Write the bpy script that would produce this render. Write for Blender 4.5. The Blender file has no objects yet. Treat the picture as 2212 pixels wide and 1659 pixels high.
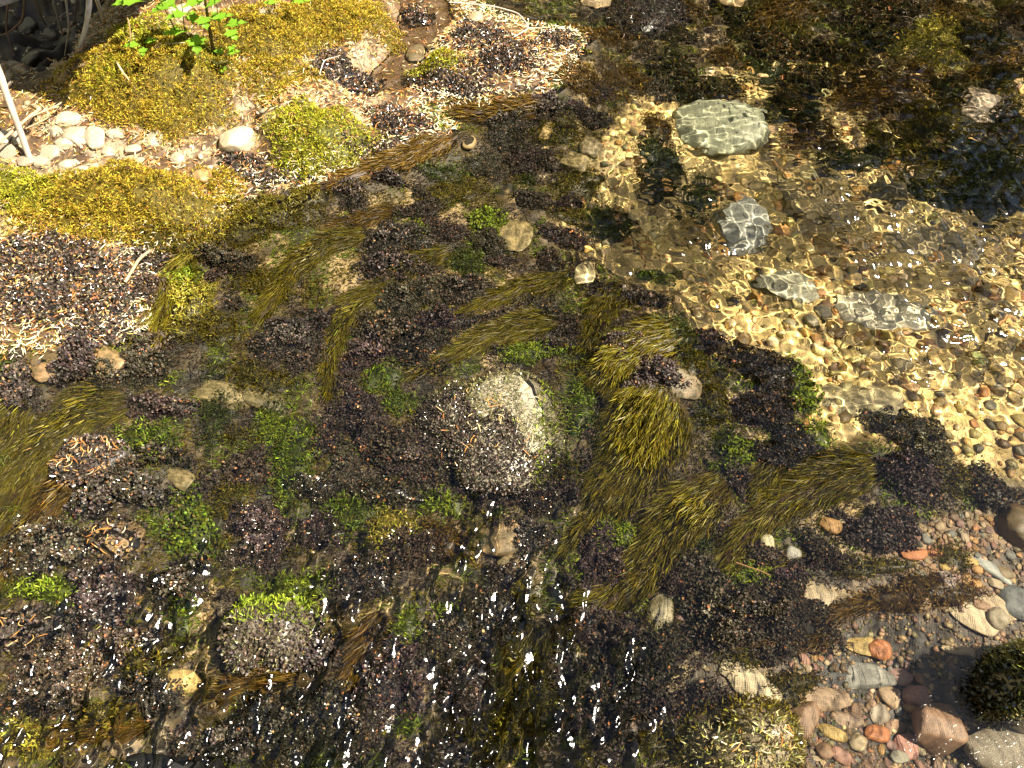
import bpy, math
import numpy as np
sc = bpy.context.scene
R = math.radians

# ---------------------------------------------------------------- camera, sky, sun, exposure
CAM_H, PITCH, FX = 1.55, R(57), 1671.0          # FX: focal length in units of a 2212 wide picture
cd = bpy.data.cameras.new('camera'); cam = bpy.data.objects.new('camera', cd)
sc.collection.objects.link(cam); sc.camera = cam
cam.location = (0, 0, CAM_H); cam.rotation_euler = (R(90) - PITCH, 0, 0)
cd.sensor_width = 36; cd.lens = 36 * FX / 2212; cd.clip_end = 200; cd.clip_start = .01
SUN_EL, SUN_AZ = R(54), R(97)                   # azimuth clockwise from straight ahead (+y)
w = bpy.data.worlds.new('World'); sc.world = w; w.use_nodes = True
nt = w.node_tree; bg = nt.nodes['Background']; sky = nt.nodes.new('ShaderNodeTexSky')
sky.sky_type = 'NISHITA'; sky.sun_disc = False; sky.sun_elevation = SUN_EL; sky.sun_rotation = SUN_AZ
nt.links.new(sky.outputs[0], bg.inputs[0]); bg.inputs[1].default_value = .05
sl = bpy.data.lights.new('sun', 'SUN'); sl.energy = 5.0; sl.angle = R(.5); sl.color = (1, .90, .72)
so = bpy.data.objects.new('sun', sl); sc.collection.objects.link(so)
so.rotation_euler = (R(90) - SUN_EL, 0, math.pi - SUN_AZ + R(0)); so.location = (2, .5, 4)
from mathutils import Vector
SD = Vector((math.cos(SUN_EL) * math.sin(SUN_AZ), math.cos(SUN_EL) * math.cos(SUN_AZ), math.sin(SUN_EL)))
so.rotation_euler = SD.to_track_quat('Z', 'Y').to_euler()
sl.cycles.is_caustics_light = True
vs = sc.view_settings; vs.view_transform = 'Standard'; vs.look = 'None'; vs.exposure = 1.9; vs.gamma = 1
sc.cycles.use_denoising = True; sc.cycles.sample_clamp_indirect = 8
sc.cycles.max_bounces = 8; sc.cycles.diffuse_bounces = 2; sc.cycles.glossy_bounces = 3
sc.cycles.transmission_bounces = 6

rng = np.random.default_rng(7)

# ---------------------------------------------------------------- small maths helpers
LAT = np.random.default_rng(3).random((256, 256))
def vnoise(x, y, s, o=0):
    x = np.asarray(x, float) / s + 37.3 * o + 500; y = np.asarray(y, float) / s + 11.7 * o + 500
    i = np.floor(x).astype(int); j = np.floor(y).astype(int); fx = x - i; fy = y - j
    fx = fx * fx * (3 - 2 * fx); fy = fy * fy * (3 - 2 * fy)
    a = LAT[i % 256, j % 256]; b = LAT[(i + 1) % 256, j % 256]; c = LAT[i % 256, (j + 1) % 256]; d = LAT[(i + 1) % 256, (j + 1) % 256]
    return (a * (1 - fx) + b * fx) * (1 - fy) + (c * (1 - fx) + d * fx) * fy
def fbm(x, y, s, o=0): return .5 * vnoise(x, y, s, o) + .3 * vnoise(x, y, s * .47, o + 5) + .2 * vnoise(x, y, s * .21, o + 9)
SP, CP = math.sin(PITCH), math.cos(PITCH)
def plane(u, v, z=0.0):
    "where the sight line of photo point (u, v) meets height z"
    a = (np.asarray(u, float) - 1106) / FX; b = (829.5 - np.asarray(v, float)) / FX
    dx = a; dy = CP + b * SP; dz = -SP + b * CP
    t = (z - CAM_H) / dz
    return dx * t, dy * t
def rbf(pts, vals, x, y, p=3.0, e=.012):
    x = np.asarray(x, float); y = np.asarray(y, float); num = 0; den = 0
    for (a, b), val in zip(pts, vals):
        ww = 1 / ((x - a) ** 2 + (y - b) ** 2 + e) ** (p / 2); num = num + ww * val; den = den + ww
    return num / den
def seg_dist(poly, x, y):
    "signed distance to a polygon, positive inside"
    x = np.asarray(x, float); y = np.asarray(y, float); d = np.full(x.shape, 1e9); ins = np.zeros(x.shape, bool)
    n = len(poly)
    for k in range(n):
        ax, ay = poly[k]; bx, by = poly[(k + 1) % n]; ex, ey = bx - ax, by - ay
        t = np.clip(((x - ax) * ex + (y - ay) * ey) / (ex * ex + ey * ey + 1e-12), 0, 1)
        d = np.minimum(d, np.hypot(x - ax - t * ex, y - ay - t * ey))
        c = (ay > y) != (by > y)
        with np.errstate(divide='ignore', invalid='ignore'):
            xi = ax + (y - ay) * ex / (ey if abs(ey) > 1e-12 else 1e-12)
        ins ^= c & (x < xi)
    return np.where(ins, d, -d)
def P0(l): return [tuple(float(q) for q in plane(u, v)) for u, v in l]
def sstep(a, b, x): t = np.clip((x - a) / (b - a), 0, 1); return t * t * (3 - 2 * t)

# ---------------------------------------------------------------- terrain: water level, depth, bank
WP = [(1900,300,0),(1500,500,0),(1250,300,.0),(700,420,0),(1000,600,-.004),(1350,800,-.012),(600,800,-.03),(250,850,-.03),
      (80,1100,-.05),(100,1350,-.11),(420,1300,-.12),(800,1300,-.10),(1000,1600,-.17),(400,1620,-.20),(80,1600,-.17),(1180,1320,-.08),
      (1500,1560,-.055),(1900,1500,-.03),(2150,1250,-.025),(2150,1600,-.03),(1750,1180,-.022),(2050,1060,-.014),(2000,880,-.004),(1650,700,0),(2200,700,0),(200,300,0),(2100,100,0),(900,1000,-.05)]
WPT = P0([(a, b) for a, b, c in WP]); WV = [c for a, b, c in WP]
DP = [(1900,250,.14),(1560,500,.12),(1700,700,.10),(2100,600,.11),(2000,850,.08),(1300,300,.06),(1100,420,.05),(700,520,.035),(1000,600,.035),
      (1400,720,.05),(1440,430,.24),(1400,960,.05),(600,800,.04),(300,800,.03),(100,1000,.03),(200,1300,.03),(500,1300,.045),(800,1200,.04),(1050,1200,.05),(1200,1300,.05),
      (1000,1550,.05),(400,1600,.04),(1500,1300,.04),(1750,1230,.06),(2050,1250,.05),(1900,1450,.09),(2010,1490,.2),(1800,1600,.07),(2120,1400,.09),(1450,1560,.05),(1700,120,.13),(2150,450,.18)]
DPT = P0([(a, b) for a, b, c in DP]); DV = [c for a, b, c in DP]
BANK = P0([(-600,775),(0,748),(150,738),(295,695),(335,610),(310,540),(430,492),(560,414),(725,384),(900,332),(988,272),(930,238),(1060,222),(1180,198),(1240,150),(1262,75),(1150,48),(1050,12),(1000,-60),(960,-400),(-900,-400)])
CHAN = P0([(860,-30),(960,-30),(980,40),(930,90),(900,190),(800,205),(740,210),(800,150),(850,80)])
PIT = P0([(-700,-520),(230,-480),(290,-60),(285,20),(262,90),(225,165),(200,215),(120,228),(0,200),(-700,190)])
HUMPS = [(1400,760,140,110,.05),(1400,900,110,90,.035),(1200,880,110,130,.03),(600,1360,120,90,.04),(250,1010,130,80,.02),(1560,1080,90,60,.03),(1640,1320,130,90,.03),(1960,960,120,60,.05),(480,150,200,120,.05),(320,190,170,90,.05),(280,440,170,70,.035),(680,290,112,84,.05)]
X0, X1, Y0, Y1, NX, NY = -3.0, 3.0, -.9, 4.3, 640, 560
def w_level(x, y): return rbf(WPT, WV, x, y, 3.0, .05)
def bed_raw(x, y):
    W = w_level(x, y); D = rbf(DPT, DV, x, y)
    db = seg_dist(BANK, x, y) + (fbm(x, y, .12, 2) - .5) * .07
    dc = seg_dist(CHAN, x, y) + (fbm(x, y, .08, 4) - .5) * .05
    inner = np.minimum(.008 + np.maximum(db, 0) * .16, .17)
    z = W - D * sstep(.0, .16, -db) + inner * sstep(-.012, .012, db)
    z = np.where(dc > -.05, z * (1 - sstep(-.05, .02, dc)) + (W - .012) * sstep(-.05, .02, dc), z)
    for u, v, ru, rv, h in HUMPS:
        cx, cy = plane(u, v); rx = ru * 1.85 / FX * .5 * 2 / 1.0; 
        rx = abs(plane(u + ru, v)[0] - plane(u - ru, v)[0]) / 2; ry = abs(plane(u, v - rv)[1] - plane(u, v + rv)[1]) / 2
        z = z + h * np.maximum(0, 1 - ((x - cx) / rx) ** 2 - ((y - cy) / ry) ** 2) ** .55
    z = z + (fbm(x, y, .10, 1) - .5) * .022 + (vnoise(x, y, .022, 8) - .5) * .006
    dp = seg_dist(PIT, x, y) + (fbm(x, y, .10, 6) - .5) * .05
    z = z - sstep(-.005, .06, dp) * (.16 + .2 * fbm(x, y, .12, 3))
    return z
gx = np.linspace(X0, X1, NX); gy = np.linspace(Y0, Y1, NY); GX, GY = np.meshgrid(gx, gy)
GZ = bed_raw(GX, GY); GW = w_level(GX, GY)
def bil(G, x, y):
    fx = np.clip((np.asarray(x, float) - X0) / (X1 - X0) * (NX - 1), 0, NX - 1.001); fy = np.clip((np.asarray(y, float) - Y0) / (Y1 - Y0) * (NY - 1), 0, NY - 1.001)
    i = fx.astype(int); j = fy.astype(int); a = fx - i; b = fy - j
    return (G[j, i] * (1 - a) + G[j, i + 1] * a) * (1 - b) + (G[j + 1, i] * (1 - a) + G[j + 1, i + 1] * a) * b
def bed(x, y): return bil(GZ, x, y)
def hit(u, v, lift=0.0, top=False):
    "point of the ground (or water surface) seen at photo point (u, v)"
    z = np.zeros(np.shape(u))
    for _ in range(14):
        x, y = plane(u, v, z); zn = bed(x, y)
        if top: zn = np.maximum(zn, bil(GW, x, y))
        z = .5 * z + .5 * (zn + lift)
    return x, y, z
def radii(u, v, ru, rv):
    x, y, z = (float(q) for q in hit(u, v))
    return x, y, z, abs(float(plane(u + ru, v, z)[0] - plane(u - ru, v, z)[0])) / 2, abs(float(plane(u, v - rv, z)[1] - plane(u, v + rv, z)[1])) / 2

# ---------------------------------------------------------------- object helpers
def mk(name, V, F, mat, C=None, parent=None, loc=(0, 0, 0), smooth=False):
    V = np.asarray(V, np.float32).reshape(-1, 3); F = np.asarray(F, np.int32)
    me = bpy.data.meshes.new(name); me.vertices.add(len(V)); me.vertices.foreach_set('co', V.ravel())
    k = F.shape[1]; me.loops.add(F.size); me.loops.foreach_set('vertex_index', F.ravel())
    me.polygons.add(len(F)); me.polygons.foreach_set('loop_start', np.arange(0, F.size, k, dtype=np.int32))
    me.polygons.foreach_set('loop_total', np.full(len(F), k, np.int32))
    if smooth: me.polygons.foreach_set('use_smooth', np.ones(len(F), bool))
    if C is not None:
        at = me.color_attributes.new('Col', 'FLOAT_COLOR', 'POINT'); C = np.asarray(C, np.float32).reshape(-1, 3)
        at.data.foreach_set('color', np.concatenate([C, np.ones((len(C), 1), np.float32)], 1).ravel())
    me.update(calc_edges=True); me.validate()
    me.materials.append(mat)
    o = bpy.data.objects.new(name, me); sc.collection.objects.link(o); o.location = loc
    if parent: o.parent = parent
    o.cycles.is_caustics_receiver = True
    return o
def tag(o, label, cat, group=None):
    o['label'] = label; o['category'] = cat
    if group: o['group'] = group
    return o
def kind(o, k, label=None, cat=None):
    o['kind'] = k
    if label: o['label'] = label
    if cat: o['category'] = cat
    return o
def empty(name, loc): 
    o = bpy.data.objects.new(name, None); o.empty_display_size = .05; sc.collection.objects.link(o); o.location = loc; return o
class Bag:
    "collects vertices, triangles and colours for one mesh"
    def __init__(s): s.V, s.F, s.C, s.n = [], [], [], 0
    def add(s, V, F, C):
        V = np.asarray(V, float).reshape(-1, 3); s.V.append(V); s.F.append(np.asarray(F) + s.n); s.C.append(np.asarray(C, float).reshape(-1, 3)); s.n += len(V)
    def mk(s, name, mat, parent=None, loc=(0, 0, 0), smooth=False):
        V = np.concatenate(s.V) - np.array(loc); return mk(name, V, np.concatenate(s.F), mat, np.concatenate(s.C), parent, loc, smooth)
def unit(a): return a / (np.linalg.norm(a, axis=-1, keepdims=True) + 1e-9)
def blades(P, d, L, Wd, c0, c1, bend=.15):
    "tapered leaf blades: five vertices, three triangles each"
    N = len(P); d = unit(d); r = rng.normal(size=(N, 3)); r[:, 2] *= .5; s = unit(np.cross(d, r)); n = np.cross(s, d)
    L = np.asarray(L).reshape(-1, 1) * np.ones((N, 1)); Wd = np.asarray(Wd).reshape(-1, 1) * np.ones((N, 1))
    b = bend * rng.normal(size=(N, 1)) * L
    V = np.stack([P - s * Wd * .35, P + s * Wd * .35, P + d * L * .5 + s * Wd * .5 + n * b, P + d * L * .5 - s * Wd * .5 + n * b, P + d * L], 1)
    F = (np.array([[0, 1, 2], [0, 2, 3], [3, 2, 4]])[None] + (np.arange(N) * 5)[:, None, None]).reshape(-1, 3)
    cm = .5 * (c0 + c1); C = np.stack([c0, c0, cm, cm, c1], 1)
    return V, F, C
def lobes(P, d, L, Wd, c):
    "small folded rounded leaf lobes"
    N = len(P); d = unit(d); r = rng.normal(size=(N, 3)); s = unit(np.cross(d, r)); n = np.cross(s, d)
    L = L.reshape(-1, 1); Wd = Wd.reshape(-1, 1); f = rng.normal(size=(N, 1)) * .35 * Wd
    V = np.stack([P, P + d * L * .35 + s * Wd * .5 + n * f, P + d * L * .8 + s * Wd * .38 + n * f, P + d * L, P + d * L * .8 - s * Wd * .38 + n * f, P + d * L * .35 - s * Wd * .5 + n * f], 1)
    F = (np.array([[0, 1, 2], [0, 2, 3], [0, 3, 4], [0, 4, 5]])[None] + (np.arange(N) * 6)[:, None, None]).reshape(-1, 3)
    return V, F, np.repeat(c[:, None, :], 6, 1)
def pal(cols, N, var=.35):
    cols = np.asarray(cols, float); c = cols[rng.integers(0, len(cols), N)]
    return c * np.exp(rng.normal(0, var, (N, 1))) * np.exp(rng.normal(0, .08, (N, 3)))

# ---------------------------------------------------------------- materials
def new_mat(name):
    m = bpy.data.materials.new(name); m.use_nodes = True; return m, m.node_tree, m.node_tree.nodes['Principled BSDF']
def leaf_mat(name, rough, spec, trans=0.0):
    m, t, p = new_mat(name); a = t.nodes.new('ShaderNodeAttribute'); a.attribute_name = 'Col'
    t.links.new(a.outputs['Color'], p.inputs['Base Color']); p.inputs['Roughness'].default_value = rough; p.inputs['Specular IOR Level'].default_value = spec
    if trans:
        tr = t.nodes.new('ShaderNodeBsdfTranslucent'); t.links.new(a.outputs['Color'], tr.inputs['Color'])
        mx = t.nodes.new('ShaderNodeMixShader'); mx.inputs[0].default_value = trans
        t.links.new(p.outputs[0], mx.inputs[1]); t.links.new(tr.outputs[0], mx.inputs[2]); t.links.new(mx.outputs[0], t.nodes['Material Output'].inputs[0])
    return m
M_WET = leaf_mat('wet_dark_moss', .2, 1.0); M_SUB = leaf_mat('submerged_moss', .45, .3, .12); M_DRY = leaf_mat('dry_moss', .6, .25, .25)
M_NEEDLE = leaf_mat('fallen_needle', .28, .5); M_LEAF = leaf_mat('green_leaf', .4, .4, .5); M_BARK = leaf_mat('weathered_wood', .8, .2)
def stone_mat(name, attr, scale, speck=.5, rough=.55, algae=0):
    m, t, p = new_mat(name); N = t.nodes; Lk = t.links.new
    if attr: s = N.new('ShaderNodeAttribute'); s.attribute_name = 'Col'; src = s.outputs['Color']
    else: s = N.new('ShaderNodeObjectInfo'); src = s.outputs['Color']
    tc = N.new('ShaderNodeTexCoord'); co = tc.outputs['Object']
    n1 = N.new('ShaderNodeTexNoise'); n1.inputs['Scale'].default_value = scale; n1.inputs['Detail'].default_value = 7; n1.inputs['Roughness'].default_value = .65
    n2 = N.new('ShaderNodeTexNoise'); n2.inputs['Scale'].default_value = scale * 6; n2.inputs['Detail'].default_value = 3
    Lk(co, n1.inputs['Vector']); Lk(co, n2.inputs['Vector'])
    r1 = N.new('ShaderNodeValToRGB'); r1.color_ramp.elements[0].position = .3; r1.color_ramp.elements[1].position = .72
    r1.color_ramp.elements[0].color = (1 - speck * .8,) * 3 + (1,); r1.color_ramp.elements[1].color = (1.25, 1.22, 1.15, 1)
    Lk(n1.outputs['Fac'], r1.inputs[0])
    r2 = N.new('ShaderNodeValToRGB'); r2.color_ramp.elements[0].position = .36; r2.color_ramp.elements[1].position = .48
    r2.color_ramp.elements[0].color = (1 - speck,) * 3 + (1,); r2.color_ramp.elements[1].color = (1, 1, 1, 1); Lk(n2.outputs['Fac'], r2.inputs[0])
    a = N.new('ShaderNodeMix'); a.data_type = 'RGBA'; a.blend_type = 'MULTIPLY'; a.inputs[0].default_value = 1; Lk(src, a.inputs[6]); Lk(r1.outputs[0], a.inputs[7])
    b = N.new('ShaderNodeMix'); b.data_type = 'RGBA'; b.blend_type = 'MULTIPLY'; b.inputs[0].default_value = 1; Lk(a.outputs[2], b.inputs[6]); Lk(r2.outputs[0], b.inputs[7])
    if algae:
        n3_ = N.new('ShaderNodeTexNoise'); n3_.inputs['Scale'].default_value = 2.6 if not attr else 14; n3_.inputs['Detail'].default_value = 8; n3_.inputs['Roughness'].default_value = .7; Lk(co, n3_.inputs['Vector'])
        r3 = N.new('ShaderNodeMapRange'); r3.inputs[1].default_value = .40; r3.inputs[2].default_value = .56; r3.inputs[4].default_value = algae; Lk(n3_.outputs['Fac'], r3.inputs[0])
        c = N.new('ShaderNodeMix'); c.data_type = 'RGBA'; Lk(r3.outputs[0], c.inputs[0]); Lk(b.outputs[2], c.inputs[6]); c.inputs[7].default_value = (.06, .048, .018, 1); b = c
    Lk(b.outputs[2], p.inputs['Base Color']); p.inputs['Roughness'].default_value = rough
    bp = N.new('ShaderNodeBump'); bp.inputs['Strength'].default_value = .45; bp.inputs['Distance'].default_value = .004; Lk(n1.outputs['Fac'], bp.inputs['Height']); Lk(bp.outputs[0], p.inputs['Normal'])
    return m
M_STONE = stone_mat('river_stone', False, 4, .4); M_ROUGH = stone_mat('porous_stone', False, 5, .42); M_ALG = stone_mat('algae_stone', False, 5, .6, .5, .85); M_GRAVEL = stone_mat('gravel', True, 40, .3)
M_BED = stone_mat('stream_bed', True, 26, .45, .6); M_ROCKWET = stone_mat('wet_rock', False, 26, .6, .35)

m, t, p = new_mat('water'); t.nodes.remove(p); M_WATER = m
rf = t.nodes.new('ShaderNodeBsdfRefraction'); rf.inputs['Roughness'].default_value = 0; rf.inputs['IOR'].default_value = 1.33; rf.inputs['Color'].default_value = (1, .985, .94, 1)
gl = t.nodes.new('ShaderNodeBsdfGlossy'); gl.inputs['Roughness'].default_value = .16; gl.distribution = 'BECKMANN'; fr = t.nodes.new('ShaderNodeFresnel'); fr.inputs['IOR'].default_value = 1.33
wn = t.nodes.new('ShaderNodeTexNoise'); wn.inputs['Scale'].default_value = 130; wn.inputs['Detail'].default_value = 3; wb = t.nodes.new('ShaderNodeBump'); wb.inputs['Strength'].default_value = .5; wb.inputs['Distance'].default_value = .0012
wtc = t.nodes.new('ShaderNodeTexCoord'); t.links.new(wtc.outputs['Object'], wn.inputs['Vector']); t.links.new(wn.outputs['Fac'], wb.inputs['Height']); t.links.new(wb.outputs[0], gl.inputs['Normal'])
mx = t.nodes.new('ShaderNodeMixShader'); t.links.new(fr.outputs[0], mx.inputs[0]); t.links.new(rf.outputs[0], mx.inputs[1]); t.links.new(gl.outputs[0], mx.inputs[2]); t.links.new(mx.outputs[0], t.nodes['Material Output'].inputs[0])

# ---------------------------------------------------------------- ground sheet
GRAVEL = P0([(1310,300),(1400,140),(1500,180),(1560,110),(2300,60),(2300,1010),(2120,1000),(1980,925),(1880,915),(1780,960),(1740,880),(1740,800),(1560,720),(1500,640),(1390,560),(1210,450),(1270,380)])
POOL = P0([(1930,1140),(2300,1050),(2300,1720),(1650,1720),(1680,1560),(1560,1500),(1560,1430),(1700,1420),(1830,1330)])
def in_gravel(x, y): return seg_dist(GRAVEL, x, y)
db = seg_dist(BANK, GX, GY); dg = in_gravel(GX, GY); dpl = seg_dist(POOL, GX, GY)
n1 = fbm(GX, GY, .16, 11); n2 = fbm(GX, GY, .06, 12)
base = np.stack([.085 + 0 * GX, .058 + 0 * GX, .022 + 0 * GX], -1)                 # brown silted stream bed
def blend(base, col, f): f = np.clip(f, 0, 1)[..., None]; return base * (1 - f) + np.array(col) * f
base = blend(base, (.035, .03, .015), sstep(.5, .62, n2)); base = blend(base, (.40, .29, .14), sstep(.60, .66, n1) * sstep(.42, .5, fbm(GX, GY, .04, 13)) * .9)
base = blend(base, (.74, .55, .21), sstep(-.05, .08, dg) * .97); base = blend(base, (.20, .14, .05), sstep(-.03, .08, dg) * sstep(.52, .6, n2) * .7)
base = blend(base, (.26, .17, .09), sstep(-.03, .05, dpl)); base = blend(base, (.09, .07, .05), sstep(-.03, .05, dpl) * sstep(.5, .58, n1))
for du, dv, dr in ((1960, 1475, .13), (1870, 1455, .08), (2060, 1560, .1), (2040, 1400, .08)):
    qx, qy = plane(du, dv); base = blend(base, (.035, .033, .03), 1.3 * np.exp(-((GX - qx) ** 2 + (GY - qy) ** 2) / dr ** 2))  # pool bed darkened in patches to stand for shade among the rocks
base = blend(base, (.11, .064, .027), sstep(-.01, .06, db)); base = blend(base, (.30, .23, .15), sstep(.1, .2, db) * sstep(.45, .6, n2)); base = blend(base, (.07, .04, .02), sstep(.0, .05, db) * sstep(.5, .6, fbm(GX, GY, .03, 14)))
base = blend(base, (.12, .065, .03), sstep(-.04, .03, seg_dist(CHAN, GX, GY)) * .8)
ii = np.arange(NX * NY).reshape(NY, NX)
FQ = np.stack([ii[:-1, :-1], ii[:-1, 1:], ii[1:, 1:], ii[1:, :-1]], -1).reshape(-1, 4)
base = blend(base, (.03, .02, .013), sstep(-.01, .05, seg_dist(PIT, GX, GY)))  # soil of the hollow coloured near black to deepen its shade
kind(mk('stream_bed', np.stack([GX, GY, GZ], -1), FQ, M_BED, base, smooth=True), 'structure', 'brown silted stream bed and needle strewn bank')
# far ground beyond the worked sheet
far = np.array([[-40, -40, -1.7], [40, -40, -1.7], [40, 40, -1.7], [-40, 40, -1.7]], float)
kind(mk('ground', far, [[0, 1, 2, 3]], M_BED, np.tile([[.15, .11, .06]], (4, 1))), 'structure', 'brown forest ground around the stream')

ha = np.radians(np.linspace(48, -222, 110)); hs = np.linspace(0, 1, 24); HAZ, HS = np.meshgrid(ha, hs)      # unseen wooded slope added to darken reflections and sky light, open to the sun
HR = 5 + 6 * HS + 2 * (fbm(HAZ * 6, HS * 9, 3, 70) - .5); HX = HR * np.sin(HAZ); HY = 1 + HR * np.cos(HAZ)
HH = -1.0 + HS * 19 + 3 * (fbm(HAZ * 6, HS * 9, 1.6, 71) - .5); hh = np.arange(110 * 24).reshape(24, 110)
FH = np.stack([hh[:-1, :-1], hh[:-1, 1:], hh[1:, 1:], hh[1:, :-1]], -1).reshape(-1, 4)
HC = np.array([[.03, .045, .015]]) * np.exp(np.random.default_rng(5).normal(0, .5, (HX.size, 1)))
kind(mk('unseen_hillside', np.stack([HX, HY, HH], -1), FH, M_GRAVEL, HC), 'structure', 'unseen dark wooded slope added to dim sky light and reflections')

# ---------------------------------------------------------------- water sheet (real ripples; the sun makes the caustics)
AP = [(1900,250,.8),(1600,300,.9),(1500,500,1.25),(1700,600,1.4),(1850,520,1.4),(2050,650,1.3),(1900,850,1.1),(1680,770,1.0),(1350,450,.7),(1250,300,.35),(1350,600,.45),(1000,300,.12),(1000,500,.1),(800,620,.1),(1150,650,.12),(1400,760,.35),(1350,950,.12),
      (600,700,.2),(600,830,.8),(500,1000,.7),(300,950,.35),(100,850,.2),(150,1200,.5),(400,1250,1.0),(800,1000,.5),(850,1200,.8),(700,1400,.8),(1050,1200,1.0),(1150,1400,.9),(900,1500,1.0),(400,1600,1.1),(150,1500,.7),(1350,1500,.8),(1280,1590,1.3),
      (1250,1000,.5),(1350,1250,.2),(1600,1000,.15),(1650,1250,.06),(1850,1280,.3),(2000,1250,.08),(1800,1500,.05),(2000,1500,.04),(1600,1450,.25),(1480,1400,.3),(1750,920,.35),(700,420,.15),(2150,1000,.15),(2000,1000,.12),(2050,1100,.06),(2150,100,.6),(1650,60,.4)]
APT = P0([(a, b) for a, b, c in AP]); AV = [c for a, b, c in AP]
NWX, NWY = 1440, 1080
wx = np.linspace(-2.3, 2.3, NWX); wy = np.linspace(-.15, 3.3, NWY); WX, WY = np.meshgrid(wx, wy)
Z = w_level(WX, WY); A = rbf(APT, AV, WX, WY, 4.0)
def waves(X, Y, n, k0, k1, ang, spread, seed):
    r = np.random.default_rng(seed); z = 0 * X
    for _ in range(n):
        k = math.exp(r.uniform(math.log(k0), math.log(k1))); a = ang + r.normal() * spread
        z = z + np.sin(k * (math.cos(a) * X + math.sin(a) * Y) + r.uniform(0, 6.28)) / k
    return z / math.sqrt(n)
px = WX + .02 * (fbm(WX, WY, .3, 21) - .5); py = WY + .02 * (fbm(WX, WY, .3, 22) - .5)
iso = waves(px, py, 46, 70, 330, 1.2, .9, 5)
casc = waves(px, py, 36, 55, 330, -.35, .5, 6)                    # crests drawn out along the fall to the lower left
low = sstep(.95, .4, WY) * sstep(.5, .1, WX)
gust = .5 + 1.1 * sstep(.2, .8, fbm(WX, WY, .26, 24))
cs, cl = WX * math.cos(.35) - WY * math.sin(.35), WX * math.sin(.35) + WY * math.cos(.35)
streak = .45 + 2.6 * sstep(.45, .85, vnoise(cs, cl * .22, .05, 27) * .65 + .35 * vnoise(cs, cl * .4, .02, 28))
swell = waves(px, py, 14, 20, 60, .9, 1.2, 8)
Z = Z + A * gust * ((.27 * iso + .10 * swell) * (1 - .6 * low) + .72 * casc * low * streak)
Z = Z + low * .004 * (fbm(WX * 1.0 + WY * .5, WY * .35, .10, 23) - .5)
# standing arcs below the outflow into the clear pool
ax, ay = plane(1690, 1420); rr = np.hypot(WX - ax, (WY - ay) * 1.2)
Z = Z + .0004 * np.sin(rr * 120) * np.exp(-((rr - .26) / .12) ** 2) * sstep(.1, .2, WX - ax)
bx, by = plane(1065, 940); rr = np.hypot(WX - bx, WY - by)        # ripples pushed up round the boulder
Z = Z + .00035 * np.sin(rr * 230 + 5 * fbm(WX, WY, .1, 25)) * np.exp(-((rr - .22) / .07) ** 2) * sstep(-.1, .1, WX - bx + WY - by)
jj = np.arange(NWX * NWY).reshape(NWY, NWX)
FW = np.stack([jj[:-1, :-1], jj[:-1, 1:], jj[1:, 1:], jj[1:, :-1]], -1).reshape(-1, 4)
dry = ((bed(WX, WY) > Z + .03) | (seg_dist(PIT, WX, WY) > -.12)).ravel(); FW = FW[~dry[FW].all(1)]
wo = kind(mk('water', np.stack([WX, WY, Z], -1), FW, M_WATER, smooth=True), 'structure', 'clear rippling stream water over moss and gravel')
wo.cycles.is_caustics_receiver = False; wo.cycles.is_caustics_caster = True

# ---------------------------------------------------------------- labels that point: nearest landmark, direction, rank
LM = [('central mossy boulder', 1065, 940), ('pale white bank stone', 510, 318), ('round bank moss cushion', 680, 290), ('white dead stem', 45, 340), ('cream scalloped slab', 1612, 1476),
      ('orange red stone', 1882, 1412), ('brown angular boulder', 2010, 1583), ('needle covered mound at left', 208, 1000), ('pale submerged boulder', 1540, 310), ('hanging moss fan', 1390, 960),
      ('lime green moss', 1620, 1255), ('black boulder along top', 1400, 55), ('mossy dome boulder', 600, 1370), ('mossy rock at right edge', 2150, 1480), ('grey rounded cobble', 1590, 520), ('banded tan slab', 1757, 1286), ('long pale grey stone', 2130, 1237)]
DIRS = ['right of', 'above and right of', 'above', 'above and left of', 'left of', 'below and left of', 'below', 'below and right of']
RANK = ['nearest', 'second', 'third', 'fourth', 'fifth', 'sixth', 'seventh', 'eighth', 'ninth', 'tenth', 'eleventh', 'twelfth', 'thirteenth', 'fourteenth', 'fifteenth', 'sixteenth', 'seventeenth', 'eighteenth', 'nineteenth', 'twentieth']
pending = []
def later(o, noun, cat, group, u, v): pending.append((o, noun, cat, group, u, v)); o['category'] = cat; o['group'] = group
def write_labels():
    bk = {}
    for o, noun, cat, group, u, v in pending:
        n, lu, lv = min(LM, key=lambda l: (l[1] - u) ** 2 + (l[2] - v) ** 2)
        d = math.hypot(u - lu, v - lv); k = int(round(math.atan2(lv - v, u - lu) / (math.pi / 4))) % 8
        bk.setdefault((noun, n, k), []).append((d, o))
    for (noun, n, k), l in bk.items():
        l.sort(key=lambda q: q[0])
        for i, (d, o) in enumerate(l):
            if len(l) == 1: o['label'] = f'{noun} {DIRS[k]} the {n}'
            else: o['label'] = f'{noun}, {RANK[min(i, 19)]}{" nearest" if i else ""}, {DIRS[k]} the {n}'

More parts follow.
